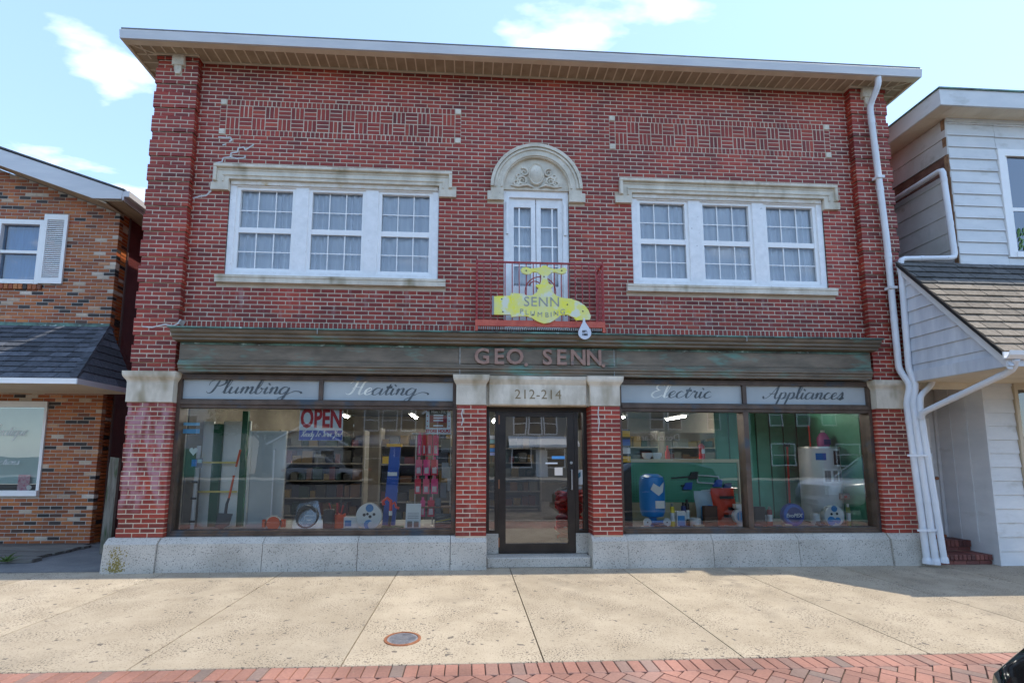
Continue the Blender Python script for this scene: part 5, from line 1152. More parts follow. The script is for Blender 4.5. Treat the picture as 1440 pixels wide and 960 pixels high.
q = MB(); q.prism([(x0-.02, DZ), (x1-.02, DZ), (x1+.04, z1), (x0+.08, z1)], .75, .85); fix_normals(q.build('column', M_DBL, t)); BX('top_flap', C('display_yellow', 235, 180, 30), t, x0+.02, x1+.06, .74, .86, z1, z1+.05); BX('label', M_PW, t, x0+.05, x1, .742, .7495, 1.30, 1.36); BX('label', C('display_yellow', 235, 180, 30), t, x0-.04, x0+.06, .73, .7415, 1.5, 1.62)
# rack of pink packs
x0, x1, z0, z1 = pr(582, 610, 634, 742, .62); t = thing('wire_rack', 'wire display rack hung with pink packs in the heating window', 'rack', ((x0+x1)/2, .6, DZ)); M_WIRE = mat('wire_chrome', (.5, .5, .5), rough=.3, metal=.8)
for x in (x0, (x0+x1)/2, x1): q = MB(); q.tube([(x, .68, DZ), (x, .68, z1+.02)], .01, 6); q.build('upright', M_WIRE, t)
BX('top_shelf', M_PIPE, t, x0-.05, x1+.02, .5, .69, z1-.01, z1+.006); BX('shelf', C('rack_shelf', 120, 90, 70), t, x0, x1+.02, .5, .69, .80, .82)
for k in range(3):
    for z in (1.83, 1.44, 1.07): q = MB(); q.tube([(x0+.08+k*.13, .69, z), (x0+.08+k*.13, .5, z+.01)], .006, 5); q.build('hook', M_WIRE, t)
PK = [C('pack_pink', 225, 70, 130), C('pack_rose', 215, 95, 120), C('pack_red', 205, 45, 70), C('pack_pale', 205, 190, 195)]
rows = [(612, 640, ((587, 593), (593.5, 600), (600.5, 608), (608.5, 617))), (646, 668, ((584, 594), (595, 605), (606, 616))), (673, 694, ((583, 592), (594.5, 604), (606, 616))), (703, 726, ((591, 598), (601, 611)))]
for ri, (v0, v1, us) in enumerate(rows):
    for ci, (u0, u1) in enumerate(us):
        a0, a1, b0, b1 = pr(u0, v0, u1, v1, .52+.02*(ci % 2)); tt = thing('hanging_pack', 'pink carded pack hanging in the %s row of the wire rack' % ('top', 'second', 'third', 'bottom')[ri], 'pack', ((a0+a1)/2, .52, b0), 'pink packs hanging on the wire rack')
        c = BX('card', PK[(ri+ci*2) % 3], tt, a0, a1, .52+.02*(ci % 2), .525+.02*(ci % 2), b0, b1); y = .52+.02*(ci % 2)
        BX('blister', PK[3], tt, a0+.02, a1-.02, y-.03, y-.0005, b0+.03, b0+(b1-b0)*.5, bev=.008); BX('hang_tab', PK[(ri+ci) % 3], tt, (a0+a1)/2-.02, (a0+a1)/2+.02, y+.001, y+.004, b1, b1+.05)
for k, (u0, v0, u1, v1) in enumerate(((620, 617, 633, 636), (621, 650, 631, 672), (619, 678, 628, 700), (629, 655, 634, 690), (612, 700, 620, 722))):
    a0, a1, b0, b1 = pr(u0, v0, u1, v1, .58); tag(BX('hanging_pack', C('pack_grey%d' % (k % 2), 90+50*(k % 2), 100+50*(k % 2), 110+50*(k % 2)), None, a0, a1, .57, .60, b0, b1, bev=.006), 'grey carded pack hanging beside the pink packs', 'pack', 'grey packs hanging beside the pink packs')
x0, x1, z0, z1 = pr(611, 722, 636, 743, .35); t = thing('wiper_pack', 'bagged black and yellow parts at the end of the window floor', 'parts pack', ((x0+x1)/2, .35, DZ)); BX('bag', C('grey_bag', 95, 100, 100, .25), t, x0, x1, .30, .40, DZ, z1, bev=.03)
for k in range(4): q = MB(); q.tube([(x0+.02, .29, DZ+.04+k*.035), (x1-.02, .29, DZ+.08+k*.04)], .008, 6); q.build('part', C('yellow_part', 210, 180, 60) if k == 2 else M_BLACK, t)

# --- right window -------------------------------------------------
x0, x1, z0, z1 = pr(882, 650, 1036, 742, 1.15); t = thing('pegboard_partition', 'green pegboard partition with cream frame behind the electric window', 'pegboard', ((x0+x1)/2, 1.15, DZ)); M_PEG = mat('green_pegboard', srgb(72, 148, 114), srgb(86, 162, 128), scale=2, rough=.6)
BX('board', M_PEG, t, x0, x1, 1.15, 1.16, DZ+.32, z1); M_CREAM = C('cream_frame', 205, 190, 150)
BX('frame_bar', M_CREAM, t, x0-.02, x1+.02, 1.10, 1.18, z1+.001, z1+.06); BX('frame_bar', M_CREAM, t, x1, x1+.03, 1.11, 1.17, DZ, z1); BX('frame_bar', M_CREAM, t, x0, x1-.001, 1.12, 1.149, DZ, DZ+.319)
q = MB(); zz = DZ+.36
while zz < z1-.03:
    xx = x0+.04
    while xx < x1-.03: q.add([(xx-.006, 1.1492, zz-.006), (xx+.006, 1.1492, zz-.006), (xx+.006, 1.1492, zz+.006), (xx-.006, 1.1492, zz+.006)], [(0, 1, 2, 3)]); xx += .05
    zz += .05
tag(q.build('peg_holes', M_BLACK, t), kind='stuff'); PZ = z1+.06
# green panels at right
t = thing('green_partition', 'teal green panelled partition behind the water heater', 'partition', (4.6, 1.5, DZ)); M_TEAL = mat('teal_paint', srgb(70, 150, 120), srgb(96, 176, 146), scale=1.2, rough=.45)
for k in range(7): BX('panel', M_TEAL, t, 3.56+k*.265, 3.815+k*.265, 1.40, 1.42, DZ, 2.55, bev=.006)
for k in range(8): BX('stile', M_GREENP, t, 3.545+k*.265, 3.562+k*.265, 1.385, 1.40, DZ, 2.55)
BX('side_panel', M_TEAL, t, 5.37, 5.395, .20, 1.39, DZ, 2.55)
# pressure tank
p = at(917, 700, .55); t = thing('pressure_tank', 'blue well pressure tank with white label and two gauges', 'tank', (p.x, .55, DZ)); M_TANK = C('tank_blue', 34, 132, 208, .3); zt = at(917, 666, .55).z
q = MB(); q.lathe((p.x, .55, DZ+.13), [(.06, 0), (.17, .03), (.195, .09), (.205, .2), (.205, zt-DZ-.26), (.185, zt-DZ-.18), (.11, zt-DZ-.13)], 26); q.build('vessel', M_TANK, t, smooth=True)
q = MB(); q.lathe((p.x, .55, DZ), [(.11, 0), (.11, .02), (.07, .05), (.06, .16)], 18); q.build('base', M_TANK, t, smooth=True); BX('label', M_PW, t, p.x-.03, p.x+.12, .335, .342, DZ+.3, DZ+.42)
q = MB(); q.prism([(p.x-.10, DZ+.60), (p.x+.03, DZ+.5), (p.x+.10, DZ+.56), (p.x+.12, DZ+.72), (p.x+.05, DZ+.64), (p.x-.05, DZ+.70)], .34, .35); fix_normals(q.build('graphic', M_PW, t))
for s in (-1, 1): q = MB(); q.lathe((p.x+s*.16, .36, DZ+.08), [(.065, 0), (.065, .03)], 18, 'y'); g_ = q.build('gauge', M_PW, t); q = MB(); q.lathe((p.x+s*.16, .357, DZ+.08), [(.012, 0), (.012, .003)], 8, 'y'); q.build('gauge_hub', M_PD, g_)
q = MB(); q.tube([(p.x-.16, .39, DZ+.08), (p.x+.16, .39, DZ+.08)], .03, 8); q.build('manifold', M_TANK, t)
def can(u, vt, Y, r, body, cap, label, name='spray_can', cat='can', conical=True):
    p = at(u, 735, Y); zt = at(u, vt, Y).z; h = zt-DZ; t = thing(name, label, cat, (p.x, Y, DZ))
    q = MB(); q.lathe((p.x, Y, DZ), [(r, 0), (r, h*.8), (r*.8, h*.86)], 16); q.build('body', body, t, smooth=True)
    q = MB(); q.lathe((p.x, Y, DZ+h*.86), [(r*.6, 0), (r*.55, h*.14)], 14); q.build('cap', cap, t, smooth=True)
    q = MB(); q.lathe((p.x, Y, DZ+h*.25), [(r*1.02, 0), (r*1.02, h*.35)], 16); q.build('label', M_PW, t); return t
can(946, 707, .38, .034, C('can_yellow', 225, 205, 50), C('can_grey', 120, 125, 120), 'yellow spray can standing beside the blue tank')
can(962, 706, .48, .04, C('can_navy', 30, 55, 110), M_BLACK, 'dark blue spray can with black cap behind the small carton'); can(967, 702, .55, .035, M_BLACK, M_BLACK, 'black spray can behind the small carton')
x0, x1, z0, z1 = pr(951, 718, 962, 740, .34); o = tag(BX('carton', M_PW, None, x0, x1, .30, .38, DZ, z1, bev=.004), 'small white carton with blue print in front of dark cans', 'carton'); BX('print', M_PB, o, x0+.012, x1-.012, .297, .2999, DZ+.03, z1-.07)
p = at(978, 735, .36); q = MB(); q.lathe((p.x, .36, DZ), [(.075, 0), (.08, .09), (.07, .1), (.085, .1), (.085, .14), (.08, .145)], 18); single('white_tub', 'low white plastic tub with wide lid on the window floor', 'tub', q, M_PW, smooth=True)
def bag(u0, v0, u1, v1, Y, m, label, deco):
    x0, x1, z0, z1 = pr(u0, v0, u1, v1, Y); t = thing('product_bag', label, 'bag', ((x0+x1)/2, Y, DZ)); q = MB(); nx, nz = 8, 10; rnd = random.Random(u0)
    for side in (-1, 1):
        for j in range(nz+1):
            for i in range(nx+1):
                a, b = i/nx, j/nz; puff = .085*(math.sin(math.pi*a)**.6)*(math.sin(math.pi*min(1, b*.93+.05))**.5)*(1-.35*b); q.v.append((x0+(x1-x0)*a+.02*math.sin(b*5), Y+side*puff+rnd.uniform(-.006, .006), DZ+(z1-DZ)*b))
    n = (nx+1)*(nz+1)
    for j in range(nz):
        for i in range(nx): a = j*(nx+1)+i; q.f += [(a, a+1, a+nx+2, a+nx+1), (n+a, n+a+nx+1, n+a+nx+2, n+a+1)]
    q.build('sack', m, t, smooth=True)
    for (fx0, fz0, fx1, fz1, dm) in deco: BX('print', dm, t, x0+(x1-x0)*fx0, x0+(x1-x0)*fx1, Y-.10, Y-.094, DZ+(z1-DZ)*fz0, DZ+(z1-DZ)*fz1)
    return t
bag(979, 690, 1004, 738, .62, C('bag_pale', 165, 185, 195, .35), 'pale white and blue product bag behind the brown box', [(.15, .05, .45, .55, M_PB), (.5, .25, .7, .6, M_PB)])
bag(1003, 686, 1033, 736, .58, C('bag_orange', 215, 62, 32, .35), 'bright orange red product bag with black print', [(.2, .72, .8, .8, M_PD), (.35, .22, .85, .30, M_PD), (.55, .42, .8, .5, M_PD)])
x0, x1, z0, z1 = pr(990, 711, 1007, 738, .40); o = tag(BX('brown_box', C('box_brown', 70, 45, 35), None, x0, x1, .36, .44, DZ, z1, bev=.006), 'dark brown box standing in front of the two product bags', 'box'); BX('box_flap', C('box_flap', 95, 65, 50), o, x0, x1, .355, .3599, DZ+.12, DZ+.16)
p = at(1041, 726, .38); t = thing('sump_fan', 'round white fan shaped unit on a foot next to the mullion', 'fan', (p.x, .38, DZ)); q = MB(); q.lathe((p.x, .34, DZ+.17), [(.10, 0), (.125, .01), (.125, .08), (.09, .1)], 24, 'y'); q.build('housing', M_PW, t, smooth=True); q = MB(); q.lathe((p.x, .333, DZ+.17), [(.09, 0), (.09, .005)], 24, 'y'); g_ = q.build('grille', C('grille_blue', 150, 175, 215), t)
for k in range(3): BX('blade', M_PB, g_, p.x-.07+.05*k, p.x-.05+.05*k, .328, .3325, DZ+.11, DZ+.23)
q = MB(); q.lathe((p.x, .38, DZ), [(.07, 0), (.05, .05)], 16); q.build('foot', M_PW, t); BX('top_box', M_PW, t, p.x-.08, p.x+.05, .35, .45, DZ+.29, DZ+.36)
# tools on pegboard
def peg_tool(u0, v0, u1, v1, label, m1, m2, bow):
    a, b = at(u0, v0, 1.11), at(u1, v1, 1.11); t = thing('hand_saw', label, 'saw', (a.x, 1.11, min(a.z, b.z))); q = MB(); q.tube([a, b], .012, 6); q.build('blade', m1, t); d = (b-a)
    if bow: q = MB(); q.tube([a, a+Vector((0, 0, .13)), b+Vector((-.05, 0, .13)), b], .014, 6); q.build('bow', m1, t)
    c = b; BXm = MB(); BXm.prism([(c.x-.16, c.z-.05), (c.x, c.z-.05), (c.x+.02, c.z+.08), (c.x-.1, c.z+.07)], 1.09, 1.13); fix_normals(BXm.build('grip', m2, t))
peg_tool(944, 672, 980, 669, 'long thin saw with black handle on the pegboard', M_STEEL, M_BLACK, False); peg_tool(981, 678, 1014, 680, 'white framed hacksaw with blue grip on the pegboard', M_PW, M_DBL, True); peg_tool(958, 682, 972, 684, 'short saw with blue round grip on the pegboard', M_STEEL, M_DBL, False); peg_tool(986, 690, 1027, 685, 'white handled saw with navy grip above the bags', M_PW, C('can_navy', 30, 55, 110), False)
# things on the partition top
p = at(987, 640, 1.14); t = thing('fire_extinguisher', 'red fire extinguisher standing on the pegboard partition', 'extinguisher', (p.x, 1.14, PZ)); M_FX = C('extinguisher_red', 205, 25, 40, .3); q = MB(); q.lathe((p.x, 1.14, PZ), [(.05, 0), (.052, .02), (.052, .23), (.02, .28)], 16); q.build('cylinder', M_FX, t, smooth=True); BX('label', M_PW, t, p.x-.03, p.x+.03, 1.083, 1.0875, PZ+.10, PZ+.18)
q = MB(); q.tube([(p.x, 1.14, PZ+.27), (p.x, 1.14, PZ+.32), (p.x+.06, 1.14, PZ+.345)], .014, 6); q.build('valve', M_BLACK, t); q = MB(); q.tube([(p.x-.03, 1.14, PZ+.31), (p.x-.07, 1.12, PZ+.25), (p.x-.07, 1.12, PZ+.1)], .01, 6); q.build('hose', M_BLACK, t, smooth=True)
for u, lab in ((910, 'white ceramic bowl on the partition nearest the door pier'), (924, 'smaller white bowl on the partition beside the red bottle')):
    p = at(u, 645, 1.14); q = MB(); q.lathe((p.x, 1.14, PZ), [(.05, 0), (.085, .05), (.09, .11), (.08, .11), (.06, .03)], 18); single('bowl', lab, 'bowl', q, M_PW, smooth=True)
p = at(939, 645, 1.14); q = MB(); q.lathe((p.x, 1.14, PZ), [(.04, 0), (.042, .12), (.015, .18), (.012, .24)], 14); single('red_bottle', 'red bottle with narrow neck on the pegboard partition', 'bottle', q, C('bottle_red', 215, 50, 40), smooth=True)
# tall black display at the left edge
x0, x1, z0, z1 = pr(879, 604, 886, 735, .5); t = thing('battery_rack', 'narrow black display strip with small yellow packs by the door pier', 'display strip', ((x0+x1)/2, .5, DZ)); BX('strip', M_BLACK, t, x0-.02, x1, .5, .53, DZ, z1)
for k, c in enumerate(((235, 180, 30), (60, 90, 170), (225, 225, 225), (235, 180, 30))): BX('small_pack', C('mini_%d' % k, *c), t, x0-.01, x1-.01, .485, .4999, z1-.12-k*.14, z1-.02-k*.14)
# water heater and right half
p = at(1158, 735, .85); zt = at(1152, 629, .85).z; t = thing('water_heater', 'tall grey cylindrical water heater with labels and valve', 'water heater', (p.x, .85, DZ)); R_ = .31; M_WH = mat('heater_grey', (.55, .555, .555), (.62, .62, .62), scale=1, rough=.35)
q = MB(); q.lathe((p.x, .85, DZ+.03), [(R_, 0), (R_, zt-DZ-.06), (R_*.97, zt-DZ-.03)], 36); q.build('jacket', M_WH, t, smooth=True); q = MB(); q.lathe((p.x, .85, DZ), [(R_*.9, 0), (R_*.9, .03)], 24); q.build('base_ring', M_BLACK, t); q = MB(); q.lathe((p.x, .85, zt), [(R_*1.01, -.02), (R_*1.0, .012), (.05, .02)], 36); q.build('top_cap', M_ALU, t, smooth=True)
def hl(fa, z0, z1, w, m, name='label'):
    q = MB(); n = 6; vs = []
    for i in range(n+1):
        a = fa+(i/n-.5)*w/R_; vs += [(p.x+math.sin(a)*(R_+.003), .85-math.cos(a)*(R_+.003), z0), (p.x+math.sin(a)*(R_+.003), .85-math.cos(a)*(R_+.003), z1)]
    q.add(vs, [(2*i, 2*i+2, 2*i+3, 2*i+1) for i in range(n)]); q.build(name, m, t)
hl(-.55, zt-.22, zt-.10, .15, M_DBL); hl(.35, zt-.30, zt-.06, .16, M_BLACK); hl(.15, zt-.62, zt-.36, .42, M_PW); hl(.0, zt-.80, zt-.64, .3, M_PW)
for k in range(3): hl(-.28+k*.42, zt-.58, zt-.40, .09, C('warning_grey', 120, 125, 125))
BX('valve_box', C('valve_grey', 130, 120, 115), t, p.x+.08, p.x+.24, .50, .58, DZ+.42, DZ+.52, bev=.01); BX('valve_knob', M_SRED, t, p.x+.13, p.x+.17, .485, .4999, DZ+.45, DZ+.49)
pj = at(1158, 626, .82); t = thing('jug', 'clear jug of pink liquid standing on the water heater', 'jug', (pj.x, .82, zt+.012)); q = MB(); q.lathe((pj.x, .82, zt+.015), [(.085, 0), (.095, .02), (.095, .15), (.06, .22), (.03, .25)], 18); q.build('bottle', C('pink_liquid', 205, 110, 165, .2), t, smooth=True); q = MB(); q.lathe((pj.x, .82, zt+.264), [(.032, 0), (.032, .04)], 12); q.build('cap', M_PW, t); BX('label', C('jug_label', 60, 60, 120), t, pj.x-.06, pj.x+.06, .717, .724, zt+.05, zt+.14)
q = MB(); q.tube([at(1140, 630, .9), at(1137, 598, .9)], .012, 6); single('red_rod', 'thin red rod sticking up beside the pink jug', 'rod', q, M_CLR)
t = thing('push_broom', 'long red handled broom leaning in the corner beside the water heater', 'broom', (at(1110, 730, 1.2).x, 1.2, DZ)); a, b = at(1107, 628, 1.25), at(1111, 715, 1.2); q = MB(); q.tube([a, b], .018, 8); q.build('handle', C('broom_red', 190, 50, 35), t, smooth=True); BX('head', M_BLACK, t, a.x-.05, a.x+.05, 1.23, 1.28, a.z, a.z+.06); BX('brush', M_DARKIN, t, b.x-.14, b.x+.14, 1.15, 1.24, DZ, b.z)
can(1083, 712, .42, .04, C('can_maroon', 130, 35, 35), C('can_grey', 120, 125, 120), 'dark red and white spray can beside the mullion'); can(1076, 713, .5, .035, M_STEEL, M_BLACK, 'grey steel can tight against the mullion')
x0, x1, z0, z1 = pr(1060, 712, 1073, 738, .5); tag(BX('black_carton', M_BLACK, None, x0, x1, .45, .55, DZ, z1, bev=.005), 'plain black carton right of the window mullion', 'carton')
t, dx, dz = disc(1115, 728, .40, .185, 'blue round coil pack lettered EvoPEX', 'coil_pack', C('coil_blue', 25, 75, 165, .3), [(-.1, .1, .8, C('coil_blue2', 45, 105, 195)), (.05, .02, .68, C('coil_navy', 20, 50, 120))]); q = MB(); text_mesh(q, 'EvoPEX', .085, dx, .366, dz-.01, depth=.002, bold=.002, shear=.2); q.build('lettering', M_PW, t)
p = at(1147, 735, .42); t = thing('paint_can', 'white and grey quart can in front of the water heater', 'can', (p.x, .42, DZ)); q = MB(); q.lathe((p.x, .42, DZ), [(.068, 0), (.068, .2), (.06, .21)], 18); q.build('body', M_PW, t, smooth=True); BX('label', C('label_grey', 90, 105, 110), t, p.x-.04, p.x+.04, .346, .352, DZ+.03, DZ+.09); q = MB(); q.lathe((p.x, .42, DZ+.205), [(.06, 0), (.06, .012)], 16); q.build('lid', M_ALU, t)
disc(1172, 729, .36, .17, 'round white and blue pack leaning by the water heater foot', 'round_pack', M_PW, [(-.35, -.45, .42, M_PB), (.3, -.4, .3, M_PB), (-.3, .2, .12, M_PD), (.25, .22, .12, M_PD), (0, .7, .3, C('print_blue', 60, 130, 190))])
can(1194, 708, .34, .03, C('caulk_green', 120, 140, 70), M_PW, 'slim green and white caulk tube near the window corner', 'caulk_tube', 'caulk tube')
rnd = random.Random(11); cols = ((60, 150, 200), (225, 225, 220), (40, 50, 60), (200, 60, 40), (60, 90, 150), (210, 200, 170))
for i, u in enumerate((892, 910, 930, 948, 965, 985, 1002, 1030, 1066, 1082, 1096, 1110, 1127, 1144, 1158)):
    p = at(u, 741, .22); m = C('floor_pack_%d' % (i % 6), *cols[i % 6]); w = rnd.uniform(.05, .09); y0 = .20+.03*(i % 2)
    o = tag(BX('tool_pack', m, None, p.x-w, p.x+w, y0, y0+.10, DZ, DZ+.02+.015*(i % 3), bev=.004), 'small flat %s tool pack lying along the electric window floor' % ('blue', 'white', 'black', 'red', 'navy', 'cream')[i % 6], 'tool pack', 'flat tool packs lying along the window floor')
    BX('print', C('floor_print_%d' % ((i+2) % 6), *cols[(i+2) % 6]), o, p.x-w*.5, p.x+w*.6, y0+.02, y0+.07, DZ+.0205+.015*(i % 3), DZ+.0225+.015*(i % 3))
# red hose heap seen through the entrance door
p = at(795, 735, 1.0); t = thing('red_hose_heap', 'heap of glossy red hoses and bags just inside the entrance door', 'hoses', (p.x, 1.1, .16)); M_HOSE = C('hose_red', 210, 40, 25, .25); rnd = random.Random(2)
for k in range(14):
    cz = .25+k*.055; r = rnd.uniform(.16, .26); ox, oy = rnd.uniform(-.05, .05), rnd.uniform(-.05, .05); pts = [(p.x+.1+ox+math.cos(a*.45)*r, 1.1+oy+math.sin(a*.45)*r*.7, cz+.04*math.sin(a*.9+k)) for a in range(15)]; q = MB(); q.tube(pts, .035, 7); q.build('hose_loop', M_HOSE, t, smooth=True)
BX('crate', M_DARKIN, t, p.x-.12, p.x+.3, .9, 1.3, .16, .25)

# ================================================================== FAUCET SIGN ON THE BALCONY
SY = -.405
def sp(x, y):                                                     # outline traced in the balcony's front plane
    p = at(640+x/6.4, 350+y/6.4, SY); return (p.x, p.z)
OUT = [(350, 425), (495, 420), (505, 395), (560, 398), (610, 405), (650, 418), (690, 420), (735, 390), (752, 350), (728, 335), (728, 322), (765, 315), (780, 270), (775, 235), (740, 208), (700, 205), (675, 225), (640, 228), (605, 215), (590, 190), (605, 168), (640, 162), (675, 175), (720, 172), (770, 165), (790, 150), (820, 150), (840, 165), (890, 180), (940, 178), (965, 168), (995, 170), (1008, 190), (1000, 212), (970, 226), (935, 220), (905, 207), (870, 210), (835, 240), (830, 275), (845, 315), (880, 320), (885, 335), (862, 352), (880, 390), (920, 425), (975, 440), (1040, 447), (1110, 470), (1165, 505), (1200, 550), (1222, 605), (1215, 635), (1090, 640), (1070, 615), (1010, 590), (950, 595), (915, 625), (860, 660), (800, 670), (740, 650), (690, 618), (640, 603), (560, 605), (510, 612), (500, 590), (430, 590), (350, 588)]
M_YEL = mat('faded_yellow_paint', (.74, .72, .30), (.86, .80, .03), scale=4.2, rough=.5, c3=(.70, .72, .58), s3=5.0, t3=(.52, .62)); M_ENG = mat('grey_sign_letters', (.24, .26, .26), (.38, .38, .34), scale=12, rough=.6)
fs_ = thing('faucet_sign', 'faded yellow faucet shaped SENN PLUMBING sign hung on the balcony railing', 'sign', (0, SY, 3.6))
q = MB(); poly = [sp(*p) for p in OUT]; q.prism(poly, SY, SY+.03); o = q.build('faucet_board', M_YEL, fs_); fix_normals(o)
for bx_, by_ in ((420, 450), (430, 565), (1010, 500), (1150, 560), (800, 250), (640, 195), (960, 195), (700, 590), (905, 580)):
    a = sp(bx_, by_); q = MB(); q.lathe((a[0], SY-.006, a[1]), [(.006, 0), (.011, .003), (.011, .006)], 8, 'y'); q.build('bolt', M_STEEL, fs_)
for bx_ in (520, 1000): a = sp(bx_, 480); BX('bracket', M_STEEL, fs_, a[0]-.012, a[0]+.012, SY+.031, -.352, a[1]-.2, a[1]+.02)
a, b = sp(332, 422), sp(350, 590); BX('pipe_end', mat('grey_edge', (.25, .26, .27), rough=.5), fs_, a[0], b[0]-.001, SY-.005, SY+.03, b[1], a[1])
a = sp(780, 480); q = MB(); text_mesh(q, 'SENN', .21, a[0], SY-.0005, a[1], depth=.003, sx=1.0, spacing=1.08); q.build('lettering', M_ENG, o)
for k, ch in enumerate('PLUMBING'):
    x_ = (598, 646, 698, 763, 826, 864, 908, 968)[k]; y_ = (563, 573, 582, 592, 596, 592, 582, 566)[k]; a = sp(x_, y_); q = MB(); text_mesh(q, ch, .108, a[0], SY-.0005, a[1], depth=.003); q.build('lettering', M_ENG, o)
q = MB(); cx, cz = sp(1167, 755); tp = sp(1160, 640); r = .098; pts = [(cx+r*math.cos(a), cz+r*math.sin(a)) for a in [R(150+i*240/20) for i in range(21)]]; q.prism([(tp[0]+.012, tp[1]+.03), (tp[0]-.012, tp[1]+.03), (tp[0]-.02, tp[1]-.03)]+pts+[(tp[0]+.02, tp[1]-.03)], SY-.004, SY+.014)
dr_ = q.build('water_drop', mat('drop_paint', (.60, .63, .70), (.68, .70, .75), scale=5, rough=.4), fs_); fix_normals(dr_)
q = MB(); text_mesh(q, 'EST.', .045, cx, SY-.0045, cz+.02, depth=.002, bold=.002); text_mesh(q, '1885', .045, cx, SY-.0045, cz-.028, depth=.002, bold=.002); q.build('lettering', M_PD, dr_)
